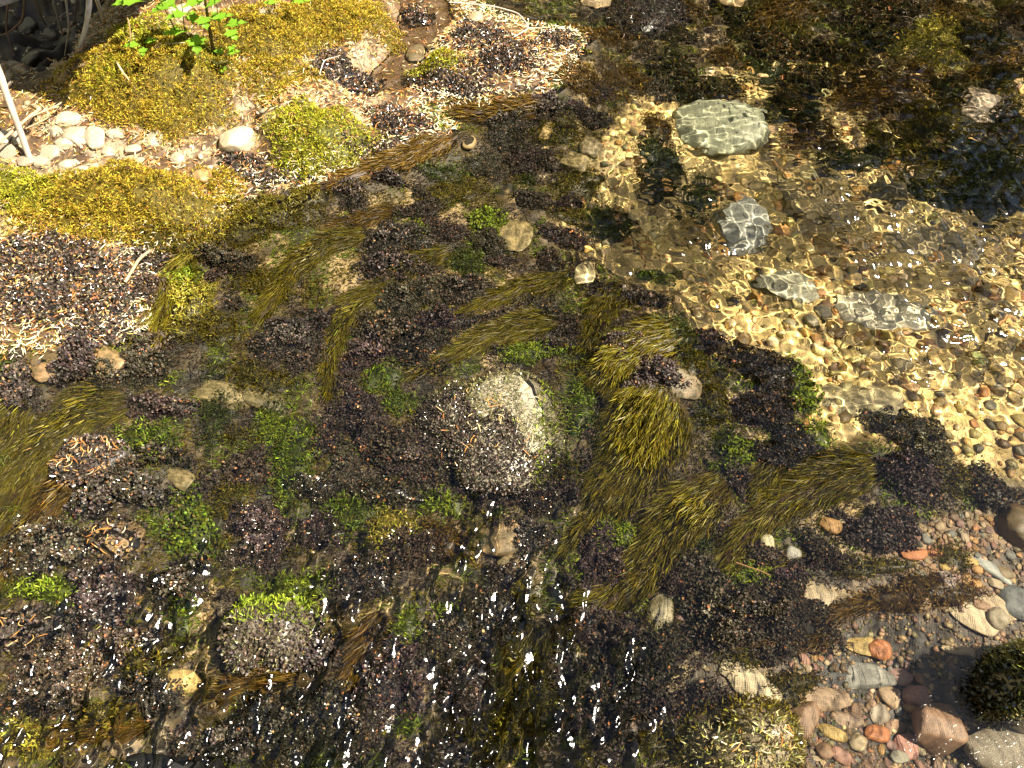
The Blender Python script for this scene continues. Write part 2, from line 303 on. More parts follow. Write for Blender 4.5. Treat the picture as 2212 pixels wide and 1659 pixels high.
# ---------------------------------------------------------------- moss
OLIVE = [(.092, .077, .008), (.12, .10, .010), (.065, .05, .008), (.10, .078, .009)]
BROWN = [(.10, .056, .010), (.12, .072, .012), (.07, .04, .008)]
LIME = [(.15, .20, .015), (.19, .235, .02), (.11, .15, .012)]
EMER = [(.10, .155, .012), (.15, .205, .018), (.05, .08, .010), (.10, .09, .012)]
YELL = [(.27, .235, .03), (.21, .19, .02), (.31, .25, .05)]
DKGR = [(.04, .055, .010), (.05, .06, .010), (.03, .036, .008)]
BLACK = [(.054, .040, .034), (.070, .053, .045), (.034, .027, .022), (.058, .050, .034), (.095, .068, .052)]
def shape(N, warp):
    th = rng.random(N) * 2 * math.pi; r = np.sqrt(rng.random(N)); a, b, c = warp
    k = 1 + .24 * np.sin(2 * th + a) + .17 * np.sin(3 * th + b) + .13 * np.sin(7 * th + c)
    return th, r, r * k
def dome(bag, x, y, rx, ry, h, warp, ca, sa, col, drop=.006):
    th = np.linspace(0, 2 * math.pi, 25)[:-1]; a, b, c = warp; k = 1 + .24 * np.sin(2 * th + a) + .17 * np.sin(3 * th + b) + .13 * np.sin(7 * th + c)
    V = []; rs = [0.001, .35, .65, .85, .97]
    for r in rs:
        lx = r * k * rx * np.cos(th); ly = r * k * ry * np.sin(th); X = x + lx * ca - ly * sa; Y = y + lx * sa + ly * ca
        V.append(np.stack([X, Y, bed(X, Y) + h * (1 - r * r) ** .6 * .75 - drop * (1 if r < .9 else 1.8)], -1))
    V = np.concatenate(V); F = []
    for q in range(4):
        i = np.arange(24); j = (i + 1) % 24
        F.append(np.stack([q * 24 + i, (q + 1) * 24 + i, (q + 1) * 24 + j], 1)); F.append(np.stack([q * 24 + i, (q + 1) * 24 + j, q * 24 + j], 1))
    bag.add(V, np.concatenate(F), np.tile(np.array(col)[None], (len(V), 1)))
def patch(u, v, ru, rv, h, style, mat, cols, dens=1.0, ang=0.0, name='moss_clump', parent=None, tip=None, size=1.0, spk=0.0, edge=1.0):
    x, y, z, rx, ry = radii(u, v, ru, rv); warp = rng.random(3) * 6.28; ca, sa = math.cos(ang), math.sin(ang); bag = Bag()
    c0 = np.mean(np.asarray(cols), 0)
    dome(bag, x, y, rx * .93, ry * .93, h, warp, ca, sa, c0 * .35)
    N = int(min(26000, max(60, math.pi * rx * ry * 42000 * dens / size ** 2)))
    th, r0, r = shape(N, warp); sp_ = rng.random(N) < .2; ext = np.where(sp_, 1 + np.abs(rng.normal(0, .22, N)), 1); r = r * ext; r0 = np.minimum(1, r0 * ext); lx = r * rx * np.cos(th); ly = r * ry * np.sin(th)
    X = x + lx * ca - ly * sa; Y = y + lx * sa + ly * ca
    lump = sstep(.1, .75, vnoise(X, Y, .017, 31)) * .6 + vnoise(X, Y, .035, 32) * .4
    Zp = bed(X, Y) + h * (1 - np.minimum(r0, 1) ** 2) ** .6 * (.45 + 1.05 * lump) + rng.random(N) * .004
    P = np.stack([X, Y, Zp], -1); d = rng.normal(size=(N, 3)); d[:, 2] = np.abs(d[:, 2])
    if style == 'lobe':
        d[:, 2] = d[:, 2] * .7 + .25; C = pal(cols, N, .28)
        if spk: q = rng.random(N) < spk; C[q] = pal([(.30, .13, .05), (.38, .2, .09)], q.sum(), .3)
        bag.add(*lobes(P, d, rng.uniform(.006, .011, N) * size, rng.uniform(.005, .009, N) * size, C))
    else:
        if style == 'tuft': d[:, 2] = d[:, 2] * .9 + .55
        if style == 'cush': d[:, 2] = d[:, 2] * .8 + .25
        if style == 'curl': d[:, 2] = d[:, 2] * .5 + .12
        C = pal(cols, N, .3); T = C * np.array(tip if tip is not None else (1.5, 1.5, 1.2))
        bag.add(*blades(P, d, rng.uniform(.008, .015, N) * size, rng.uniform(.0018, .003, N) * size, C * .7, T, .22))
    o = bag.mk(name, mat, parent, loc=(x, y, z) if parent is None else (0, 0, 0))
    if parent is not None: o.data.transform(__import__('mathutils').Matrix.Translation(-Vector(parent.location)))
    return o

K = '''1095,295,46,28;1047,370,34,26;1142,360,44,25;1187,372,24,16;1113,327,22,15;1194,253,45,15;1180,223,30,12;1247,250,26,12;1300,220,26,18;1284,280,30,20;1217,300,22,12;834,387,42,12;917,437,26,12;910,467,46,20;864,527,70,36;957,510,42,25;1057,532,34,32;770,450,32,18;757,493,22,10;1147,443,32,18;1174,455,22,12;1230,460,32,15;1224,530,50,20
1454,107,26,24;1454,193,42,55;1420,222,36,25;1892,57,72,32;1875,110,62,28;1728,213,52,32;1525,226,60,27;2042,230,52,26;2158,300,54,42;1658,143,64,30;1695,253,44,32;1600,90,50,30;1760,150,60,26;2100,130,70,28;2130,200,60,24
333,630,32,32;500,576,64,22;467,604,22,12;517,666,22,14;337,750,32,30;300,803,68,46;167,786,52,40;350,886,64,27;43,863,52,46;350,986,52,26;267,1022,36,22;300,1065,62,34;205,1090,60,28;633,740,72,46;667,775,46,30;700,715,40,46;710,953,32,40;683,1060,52,30;533,1025,42,30
887,653,62,40;1004,636,52,36;854,588,72,30;870,740,112,40;804,770,72,30;954,703,62,30;920,786,52,20;1080,576,26,13;1187,580,32,20;1187,686,26,15;1197,760,36,15;1387,660,42,20;1337,753,62,25;1420,803,52,30;787,920,52,66;904,996,62,40;837,970,62,40;970,1022,62,36;1054,1060,62,36;1154,1085,42,30;757,1025,42,40;837,1072,62,30
1642,813,72,40;1642,895,62,36;1708,970,60,40;1675,1000,50,28;1525,753,32,30;1975,953,98,52;1942,1012,52,30;1975,1060,62,30;2125,1070,52,42;1602,1055,32,44
100,1190,104,60;233,1300,90,60;133,1450,130,78;400,1256,62,46;567,1156,72,50;700,1152,46,40;550,1200,52,30;667,1556,130,86;500,1605,90,42;667,1416,42,30;270,1400,80,50;330,1500,60,50
787,1250,62,60;887,1190,62,50;1070,1345,62,70;987,1373,62,60;837,1473,92,80;1004,1490,52,50;1304,1223,60,70;1287,1356,92,38;1370,1440,130,56;1270,1490,70,40;1454,1256,42,40;787,1570,62,60;970,1640,62,40;1154,1166,52,30;1100,1250,40,40
1675,1322,118,74;1508,1273,62,68;1575,1373,72,34;1642,1206,42,26;1702,1243,42,20;1898,1156,84,42;1752,1190,32,32;1790,1218,46,24;1675,1416,52,20'''
for s in K.replace('\n', ';').split(';'):
    u, v, ru, rv = (float(q) for q in s.split(','))
    low_ = v > 1050
    o = patch(u, v, ru * 1.08, rv * 1.1, min(.035, .012 + ru * .00035), 'lobe', M_WET if low_ and u < 1250 else M_SUB, (np.array(BLACK) if u < 1450 or v > 360 else np.array(BROWN + DKGR + [(.05,.04,.025)]) * .75) * rng.uniform(.7, 1.25) * np.array([1, rng.uniform(.9, 1.15), rng.uniform(.8, 1.15)]), 1.7, rng.normal() * .25, spk=.03 if v > 500 else .012, size=rng.uniform(.58, .9))
    later(o, ('large' if ru > 58 else 'small' if ru < 36 else 'medium') + ' black moss clump', 'moss', 'dark moss clumps on the stream bed', u, v)

G = [(1053,495,46,26,LIME,'lobe'),(915,512,26,18,LIME,'curl'),(960,390,44,20,DKGR,'curl'),(418,650,52,46,YELL,'curl'),(405,605,36,24,LIME,'curl'),(830,820,36,44,EMER,'curl'),(870,880,36,30,EMER,'tuft'),(1590,990,30,40,LIME,'lobe'),(1725,860,36,52,LIME,'lobe'),(1745,945,40,44,LIME,'curl'),
     (1330,1165,46,40,LIME,'curl'),(1620,1255,50,34,LIME,'curl'),(2050,1045,56,44,OLIVE,'tuft'),(640,1000,64,70,EMER,'lobe'),(760,1120,52,52,EMER,'lobe'),(850,1160,62,48,YELL,'curl'),(640,1290,72,50,LIME,'curl'),(420,1150,52,80,EMER,'lobe'),(400,1320,34,56,EMER,'lobe'),(880,1360,40,36,LIME,'lobe'),
     (100,1275,92,28,LIME,'curl'),(85,1605,70,46,YELL,'curl'),(965,1085,44,40,LIME,'curl'),(330,960,62,46,EMER,'lobe'),(600,930,42,36,LIME,'lobe'),(1150,770,70,22,LIME,'curl'),(1255,880,30,66,EMER,'curl'),(1470,730,44,46,DKGR,'curl'),(1420,390,60,46,DKGR,'tuft'),(1500,470,44,40,DKGR,'tuft'),  # dark green patches by the pale boulder carry its shade in their colour
     (2000,300,84,60,OLIVE,'tuft'),(2000,130,76,60,YELL,'curl'),(1880,235,84,52,BROWN,'tuft'),(2120,420,100,70,DKGR,'tuft'),(1980,400,70,36,OLIVE,'tuft'),(1600,45,60,34,OLIVE,'tuft'),(1690,45,70,40,BROWN,'tuft'),(1810,25,64,26,OLIVE,'tuft'),(1960,440,36,26,DKGR,'tuft'),(1330,110,70,36,BROWN,'tuft'),(1350,200,60,30,BROWN,'tuft'),(1270,190,60,30,BROWN,'tuft'),  # dark green patches at far right carry a shadow in their colour
     (1200,300,60,24,OLIVE,'tuft'),(980,430,60,30,OLIVE,'curl'),(1250,420,60,26,OLIVE,'curl'),(1310,520,70,30,DKGR,'tuft'),(1250,490,50,24,OLIVE,'curl'),(1420,620,40,22,EMER,'curl'),(1010,580,40,30,DKGR,'curl'),(560,620,50,30,OLIVE,'curl'),(450,720,70,40,OLIVE,'tuft'),(400,530,70,34,OLIVE,'tuft'),(560,480,80,40,OLIVE,'tuft'),(660,450,60,30,OLIVE,'curl'),
     (480,900,40,60,DKGR,'tuft'),(560,830,60,40,OLIVE,'tuft'),(500,1080,36,50,OLIVE,'tuft'),(960,1180,60,46,BROWN,'tuft'),(330,1420,90,44,OLIVE,'curl'),(230,1560,60,50,OLIVE,'curl'),(1130,1300,40,60,OLIVE,'lobe'),(1150,1500,70,70,OLIVE,'lobe'),(1060,1600,70,50,OLIVE,'lobe'),(700,1640,50,30,DKGR,'lobe'),(880,1560,36,26,EMER,'lobe'),(1030,1130,34,20,OLIVE,'curl'),(1980,1290,130,36,BROWN,'curl'),(1870,1235,70,24,OLIVE,'curl'),(1700,1490,60,36,OLIVE,'tuft'),(1600,1440,40,20,OLIVE,'tuft'),(2045,1210,46,26,OLIVE,'tuft')]
WORD = {id(OLIVE): 'olive moss patch', id(BROWN): 'golden brown moss patch', id(LIME): 'lime green moss patch', id(EMER): 'emerald green moss patch', id(YELL): 'yellow green moss patch', id(DKGR): 'dark green moss patch'}
for u, v, ru, rv, cols, st in G:
    if st == 'lobe' and (u, v) not in ((1053,495),(1590,990),(1725,860),(420,1150)): st = 'tuft'
    o = patch(u, v, ru * 1.12, rv * 1.12, .012 + ru * .0002, st, M_SUB, cols, 1.0 if st == 'lobe' else 1.5, 0, 'moss_patch', size=1.0)
    later(o, WORD[id(cols)], 'moss', 'green and brown moss patches under water', u, v)

for u, v, ru, rv, cols in [(1750,330,80,40,BROWN),(1830,372,84,36,DKGR),(1905,330,74,40,OLIVE),(2050,380,94,50,DKGR),(2185,340,76,60,OLIVE),(2185,445,84,50,BROWN),(1700,272,60,40,DKGR),(1950,190,74,40,BROWN),(2120,240,84,50,OLIVE),(1640,190,50,40,DKGR),(2060,462,96,34,DKGR),(1800,165,60,40,OLIVE),(2190,70,54,40,BROWN),(1560,160,44,30,BROWN),(1700,110,60,36,OLIVE),(1480,60,40,30,BROWN),(2050,70,60,34,BROWN),(1420,300,40,30,BROWN),(1540,860,40,60,OLIVE),(1500,800,36,40,OLIVE),(1560,965,30,34,DKGR),(1500,1180,40,30,DKGR),(1430,1600,66,40,OLIVE),(1480,1640,60,24,OLIVE),(1300,960,24,60,DKGR),(1180,1020,60,30,OLIVE)]:
    later(patch(u, v, ru, rv, .018, 'tuft', M_SUB, cols, 1.5, 0, 'moss_patch'), WORD[id(cols)], 'moss', 'green and brown moss patches under water', u, v)
for u, v, ru, rv in [(1330,1500,84,40),(1240,1560,60,40),(1420,1530,76,36),(1520,1510,50,40),(1190,1450,50,40),(1340,1580,50,30),(985,1070,60,26),(1075,1088,60,24),(925,1035,44,26),(1150,1060,40,24),(890,960,30,40)]:
    later(patch(u, v, ru, rv, .02, 'lobe', M_SUB, BLACK, 1.6, 0, spk=.03, size=.72), 'medium black moss clump', 'moss', 'dark moss clumps on the stream bed', u, v)
DONE = [(float(q.split(',')[0]), float(q.split(',')[1]), float(q.split(',')[2])) for q in K.replace('\n', ';').split(';')] + [(g[0], g[1], g[2]) for g in G]
c = 0
for _ in range(6000):
    if c >= 85: break
    u, v = rng.uniform(0, 1950), rng.uniform(330, 1650); ru = rng.uniform(20, 46); x, y = (np.array([float(q)]) for q in plane(u, v))
    if seg_dist(BANK, x, y)[0] > -.04 or in_gravel(x, y)[0] > -.02 or seg_dist(POOL, x, y)[0] > -.03 or math.hypot((u - 1065) / 170, (v - 940) / 160) < 1: continue
    if any(math.hypot(u - a, (v - b) * 1.3) < .75 * (q + ru) for a, b, q in DONE): continue
    DONE.append((u, v, ru)); c += 1; q = rng.random()
    if q < .5: later(patch(u, v, ru, ru * .65, .012, 'lobe', M_SUB, BLACK, 1.5, 0, spk=.02, size=.72), 'small black moss clump', 'moss', 'dark moss clumps on the stream bed', u, v)
    else:
        cols = OLIVE if q < .72 else LIME if q < .82 else DKGR if q < .9 else EMER
        later(patch(u, v, ru, ru * .65, .012, 'tuft' if q < .72 else 'curl', M_SUB, cols, 1.3, 0, 'moss_patch'), WORD[id(cols)], 'moss', 'green and brown moss patches under water', u, v)

# streaming fronds combed by the current
def stream(pts, w0, cols, rise=.03, dens=1.0, tail=.35, fan=0.0):
    pts = np.array(pts, float); t = np.linspace(0, 1, len(pts)); tt = np.linspace(0, 1, 60)
    pu = np.interp(tt, t, pts[:, 0]); pv = np.interp(tt, t, pts[:, 1])
    for _ in range(6): pu[1:-1] = (pu[:-2] + pu[2:] + 2 * pu[1:-1]) / 4; pv[1:-1] = (pv[:-2] + pv[2:] + 2 * pv[1:-1]) / 4
    x, y, z = hit(pu, pv); ds = np.hypot(np.diff(x), np.diff(y)); Ln = ds.sum()
    tx = np.gradient(x); ty = np.gradient(y); nn = np.hypot(tx, ty); tx /= nn; ty /= nn
    i0 = len(tt) // 3; wm = w0 * 1.85 / FX
    N = int(min(26000, Ln * wm * 2 * 125000 * dens)); s = rng.random(N * 2); q = rng.random(N * 2) * 2 - 1; q = np.where(rng.random(N * 2) < .12, q * 1.45, q)
    wid = wm * np.minimum(1, .55 + s * 4) * (1 - (1 - tail) * np.clip((s - .3) / .7, 0, 1) ** .8) * (1 + fan * s)
    clumpy = vnoise(q * wm * 3 + 5, s * Ln * .25, .012, 41)
    keep = (clumpy > .25 + .3 * np.clip((s - .4) / .6, 0, 1))[:N * 2]; s, q, wid = s[keep][:N], q[keep][:N], wid[keep][:N]; N = len(s)
    X = np.interp(s, tt, x) - np.interp(s, tt, ty) * q * wid; Y = np.interp(s, tt, y) + np.interp(s, tt, tx) * q * wid
    lay = rng.random(N)
    prof = np.clip(1 - q * q, 0, 1) ** .5 * (.35 + .65 * np.minimum(1, s * 6)) * (1 - .55 * s)
    lump = .5 + .9 * vnoise(q * wm * 2.2 + 3, s * Ln * .3, .011, 43)
    Zp = bed(X, Y) + .003 + rise * prof * (.25 + .75 * lay) * lump
    spread = q * .28 * (1 + fan) + rng.normal(0, .2, N)
    dx = np.interp(s, tt, tx) - np.interp(s, tt, ty) * spread; dy = np.interp(s, tt, ty) + np.interp(s, tt, tx) * spread
    d = np.stack([dx, dy, rng.normal(.10, .16, N)], -1); L = rng.uniform(.020, .044, N)
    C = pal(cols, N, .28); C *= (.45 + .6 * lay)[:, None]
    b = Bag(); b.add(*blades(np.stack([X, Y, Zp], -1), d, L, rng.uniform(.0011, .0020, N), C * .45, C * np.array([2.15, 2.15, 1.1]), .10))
    # long dark stems underneath
    n2 = max(12, N // 60); s0 = rng.random(n2) * .6; q0 = rng.uniform(-.8, .8, n2)
    for a, c in zip(s0, q0):
        sv = np.linspace(a, min(1, a + .45), 8); ww = wm * (1 - (1 - tail) * np.clip((sv - .3) / .7, 0, 1))
        SX = np.interp(sv, tt, x) - np.interp(sv, tt, ty) * c * ww; SY = np.interp(sv, tt, y) + np.interp(sv, tt, tx) * c * ww
        SZ = bed(SX, SY) + .004 + rise * .35 * math.sqrt(1 - c * c); h = .0011
        V = np.concatenate([np.stack([SX, SY - h, SZ], -1), np.stack([SX, SY + h, SZ + .001], -1)]); k = np.arange(7)
        b.add(V, np.concatenate([np.stack([k, k + 1, k + 8], 1), np.stack([k + 1, k + 9, k + 8], 1)]), np.tile([[.04, .02, .008]], (16, 1)))
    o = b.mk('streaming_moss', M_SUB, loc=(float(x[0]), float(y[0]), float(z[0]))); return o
S = [([(800,515),(720,530),(640,580),(595,650),(560,700)], 36, OLIVE,.035,1,.3,'thick olive frond mass above the long dark moss carpet'),
     ([(985,550),(900,580),(820,622),(750,660)], 24, OLIVE,.03,1,.4,'slender olive frond streaming down leftward from green tuft'),
     ([(830,640),(760,680),(725,740),(712,800),(716,860)], 30, OLIVE,.035,1,.25,'olive frond hanging straight down with brown underside'),
     ([(1238,612),(1140,632),(1050,662),(960,702)], 30, OLIVE,.035,1.1,.25,'upper of two long olive tails above the boulder'),
     ([(1210,705),(1110,715),(1010,755),(890,815)], 38, OLIVE,.035,1.1,.2,'lower of two long olive tails above the boulder'),
     ([(1430,850),(1390,930),(1360,1010),(1300,1090)], 95, OLIVE,.05,1.1,.55,'widest golden olive moss fan draped right of the boulder'),
     ([(1300,1050),(1290,1110),(1250,1150),(1210,1200)], 20, OLIVE,.03,1,.3,'thin olive tail trailing from the tip of the wide fan'),
     ([(1480,720),(1400,735),(1330,775),(1290,840)], 62, OLIVE,.04,.9,.6,'olive brown moss over submerged hump above the wide fan'),
     ([(1330,640),(1290,690),(1270,760)], 40, OLIVE,.03,.9,.6,'short olive strands falling beside the hump'),
     ([(1560,1040),(1470,1110),(1390,1230),(1310,1300),(1225,1340)], 58, OLIVE,.045,1.1,.35,'long olive sweep curving down toward the glittering water'),
     ([(1890,1010),(1790,1040),(1680,1090),(1610,1150),(1560,1220)], 52, OLIVE,.045,1.1,.25,'ragged brown olive mass left of the dark right moss mound'),
     ([(1680,1020),(1650,1070),(1640,1100)], 44, OLIVE,.04,1,.8,'upright olive tuft touching the dark moss at right'),
     ([(285,865),(190,890),(100,970),(30,1080),(-30,1180)], 62, OLIVE,.03,1,.7,'broad olive current swept mat at the left edge'),
     ([(60,860),(20,930),(-40,1000)], 60, OLIVE,.03,.9,.8,'dark olive mat cut by the left edge'),
     ([(170,1030),(120,1080),(60,1160),(10,1260)], 36, BROWN,.03,1,.5,'brown frond below the needle covered mound at left'),
     ([(985,298),(900,335),(800,370),(690,410)], 30, BROWN,.03,1.1,.6,'brown fronds hanging along the needle strewn bank edge'),
     ([(1190,232),(1110,240),(1040,252),(985,240)], 32, BROWN,.03,1.1,.7,'brown fronds beneath the upper needle bar'),
     ([(860,465),(790,480),(720,505)], 24, BROWN,.028,1,.5,'short brown frond above thick olive mass'),
     ([(660,1470),(580,1475),(500,1490),(440,1500)], 32, BROWN,.03,1,.4,'reddish brown frond under the mossy dome boulder'),
     ([(840,1330),(800,1390),(770,1450),(760,1480)], 34, BROWN,.03,1,.4,'brown olive frond beside bright green tuft low down'),
     ([(420,545),(375,610),(350,690),(345,740)], 30, OLIVE,.025,1,.4,'olive strands beside the left needle shelf'),
     ([(1170,1350),(1140,1430),(1120,1520),(1100,1600)], 40, OLIVE,.03,.8,.7,'olive strands under the bright cascade streaks'),
     ([(250,1340),(215,1400),(190,1460)], 20, OLIVE,.025,1,.4,'narrow olive tail in the black lower left moss'),
     ([(330,1570),(200,1590),(60,1600),(-40,1630)], 22, BROWN,.025,1,.6,'long brown tail across the lower left corner'),
     ([(1740,1200),(1680,1220),(1620,1210),(1570,1235)], 18, OLIVE,.02,.8,.3,'thin olive sprigs above the lime green moss'),
     ([(1900,1300),(1820,1325),(1760,1350)], 16, BROWN,.02,.9,.4,'fine brown strands right of the black moss cushion'),
     ([(1800,1370),(1740,1390),(1660,1400),(1580,1395)], 14, BROWN,.02,.9,.5,'dark reddish strands under the black moss cushion'),
     ([(1900,215),(1850,240),(1800,260)], 56, BROWN,.04,.8,.7,'deep brown moss mound in the upper right current'),
     ([(1730,40),(1650,70),(1590,110)], 40, BROWN,.04,.8,.6,'brown strands along the upper edge right of the black boulder'),
     ([(2200,140),(2120,190),(2060,220)], 46, BROWN,.04,.8,.6,'brown strands at the far upper right')]
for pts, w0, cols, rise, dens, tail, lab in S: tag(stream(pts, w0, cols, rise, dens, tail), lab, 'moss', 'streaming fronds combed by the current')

# moss cushions on the bank
BANKM = [(.30, .225, .022), (.36, .28, .035), (.20, .15, .014), (.33, .29, .04), (.25, .14, .022), (.10, .075, .010)]
BANKG = [(.28, .27, .022), (.35, .34, .035), (.19, .19, .016), (.10, .10, .010)]
C = [(335,195,165,78,.05,BANKM,'large golden moss cushion beneath the leafy plant'),(682,290,102,72,.022,BANKG,'rounded yellow green moss cushion right of pale stone'),(290,425,190,62,.045,BANKM,'long golden moss cushion below the pebble patch'),
     (60,420,100,40,.03,BANKG,'green moss cushion at the left edge below white stem'),(570,70,130,52,.04,BANKM,'flattened golden moss mat right of the leafy plant'),(700,55,120,50,.03,BANKM,'pale moss and needle mat along the top edge'),(420,120,60,36,.03,BANKG,'short green moss around the plant base'),
     (250,170,60,34,.03,BANKG,'green moss lip beside the dark hollow'),(600,170,80,40,.02,BANKM,'sparse golden moss above the round cushion'),(480,400,60,30,.015,BANKM,'sparse moss between pale stone and golden cushion'),(935,140,55,24,.02,BANKG,'yellow green moss tuft on the needle bar'),
     (180,480,160,36,.02,BANKM,'thin golden moss above the wet needle shelf'),(300,80,60,40,.02,BANKG,'faint green moss left of the leafy plant'),(780,30,90,36,.02,BANKM,'needle choked moss left of the brown side channel')]
for u, v, ru, rv, h, cols, lab in C:
    tag(patch(u, v, ru, rv, h, 'cush', M_DRY, cols, 1.8, 0, 'moss_cushion', tip=(1.9, 1.85, 1.3), size=.85), lab, 'moss', 'moss cushions on the bank')
W = [(130,560,150,52),(80,650,120,50),(250,640,80,62),(200,720,70,26),(330,560,60,20),(745,165,62,34),(860,265,80,34),(800,330,70,22),(930,170,60,30),(1030,80,80,32),(1090,130,80,34),(1000,190,60,24),(900,40,40,20),(520,350,60,14),(1200,90,50,26),(590,385,80,16)]
for u, v, ru, rv in W:
    later(patch(u, v, ru, rv, .014, 'lobe', M_WET, BLACK, 1.0, 0, 'moss_clump', size=.9, spk=.10), 'wet glittering black moss mat', 'moss', 'wet black moss mats along the bank', u, v)

# loose moss film between the clumps: uncountable
N = 520000; X = rng.uniform(-1.9, 1.9, N); Y = rng.uniform(.0, 2.9, N)
dbk = seg_dist(BANK, X, Y); dgr = in_gravel(X, Y); dpo = seg_dist(POOL, X, Y); nz = fbm(X, Y, .11, 51)
keep = (dbk < .03) & (nz > .31) & (rng.random(N) < np.where((dgr > -.02) | (dpo > -.02), .03, 1.0)); X, Y, nz = X[keep], Y[keep], nz[keep]; N = len(X)
sel = vnoise(X, Y, .06, 52); Cc = np.where((sel < .42)[:, None], pal(BLACK, N), np.where((sel > .66)[:, None], pal(LIME, N) * .7, pal(OLIVE, N)))
d = np.stack([-.7 + rng.normal(0, .7, N), -.5 + rng.normal(0, .7, N), np.abs(rng.normal(.3, .4, N))], -1)
b = Bag(); b.add(*blades(np.stack([X, Y, bed(X, Y) + rng.random(N) * .004], -1), d, rng.uniform(.008, .016, N), rng.uniform(.002, .0035, N), Cc * .6, Cc * 1.5, .2))
kind(b.mk('moss_film', M_SUB), 'stuff', 'thin olive and black moss film between the clumps', 'moss')
# low moss and litter over the bank
N = 60000; X = rng.uniform(-2.2, .6, N); Y = rng.uniform(.9, 3.2, N); k = (seg_dist(BANK, X, Y) > .01) & (seg_dist(PIT, X, Y) < -.02) & (fbm(X, Y, .12, 55) > .47); X, Y = X[k], Y[k]; N = len(X)
d = rng.normal(size=(N, 3)); d[:, 2] = np.abs(d[:, 2]) * .5 + .1; Cc = pal(BANKM, N)
b = Bag(); b.add(*blades(np.stack([X, Y, bed(X, Y)], -1), d, rng.uniform(.008, .015, N), rng.uniform(.002, .003, N), Cc * .7, Cc * 1.5, .2))
kind(b.mk('ground_moss', M_DRY), 'stuff', 'thin dry moss scattered over the bank soil', 'moss')

# ---------------------------------------------------------------- stones
def ico(sub):
    import bmesh
    bm = bmesh.new(); bmesh.ops.create_icosphere(bm, subdivisions=sub, radius=1); bm.verts.ensure_lookup_table()
    V = np.array([v.co[:] for v in bm.verts]); F = np.array([[q.index for q in f.verts] for f in bm.faces]); bm.free(); return V, F
def n3(V, s, o): return (vnoise(V[:, 0] + V[:, 2] * .7, V[:, 1], s, o) + vnoise(V[:, 1] + V[:, 0] * .3, V[:, 2], s, o + 3) + vnoise(V[:, 2] - V[:, 1] * .4, V[:, 0], s, o + 7)) / 3 - .5
I3, F3 = ico(4); I2, F2 = ico(1)
def rockverts(seed, ang=.5, fine=.05, pw=2.4, I3=None):
    I3 = globals()['I3'] if I3 is None else I3
    "rounded stone: superellipsoid pushed about by noise; higher ang is more angular"
    V = I3.copy(); V = V / (np.abs(V) ** pw).sum(1, keepdims=True) ** (1 / pw); V = V * (1 + ang * n3(V, 1.1, seed)[:, None] + ang * .45 * n3(V, .5, seed + 20)[:, None] + fine * n3(V, .17, seed + 40)[:, None] + fine * .6 * n3(V, .08, seed + 50)[:, None]); return V
def facet(V, seed, n=7, keep=.72):
    r = np.random.default_rng(seed)
    for _ in range(n):
        q = r.normal(size=3); q /= np.linalg.norm(q); dd = V @ q; V = V - np.maximum(dd - keep, 0)[:, None] * q * .9
    return V
PEB = []
for s in range(18):
    o_ = mk('pebble', facet(rockverts(s * 3 + 1, .8, .03, 2.0 + .3 * (s % 3)), s, s % 5, .8), F3, M_STONE, smooth=True); PEB.append(o_.data); bpy.data.objects.remove(o_)
TAKEN = []
def pebble(u, v, ru, rv, ang, col, flat=.6, name='pebble', me=None, mat=None, sink=.25):
    x, y, z, rx, ry = radii(u, v, ru, rv); rz = min(rx, ry) * flat; TAKEN.append((u, v, max(ru, rv)))
    o = bpy.data.objects.new(name, me or PEB[int(rng.integers(18))]); sc.collection.objects.link(o); o.cycles.is_caustics_receiver = True
    o.location = (x, y, z + rz * (1 - 2 * sink)); o.scale = (rx * 1.06, ry * 1.06, rz); o.rotation_euler = (rng.normal() * .12, rng.normal() * .12, -ang); o.color = (*col, 1)
    return o
def custom(seed, ang, fine, nf, keep, mat=M_ROUGH, pw=2.4):
    o_ = mk('boulder', facet(rockverts(seed, ang, fine, pw), seed, nf, keep), F3, mat, smooth=True); d_ = o_.data; bpy.data.objects.remove(o_); return d_
TAN, ORG, MAU, CRM, GRY, BRN, YEL, PNK, OCH, DKG = (.34,.24,.15), (.42,.17,.07), (.25,.16,.14), (.42,.34,.22), (.20,.20,.18), (.24,.15,.09), (.42,.30,.10), (.34,.19,.14), (.38,.22,.08), (.10,.11,.11)
def z9(zx, zy): return 1475 + zx / 3, 1106 + zy / 3
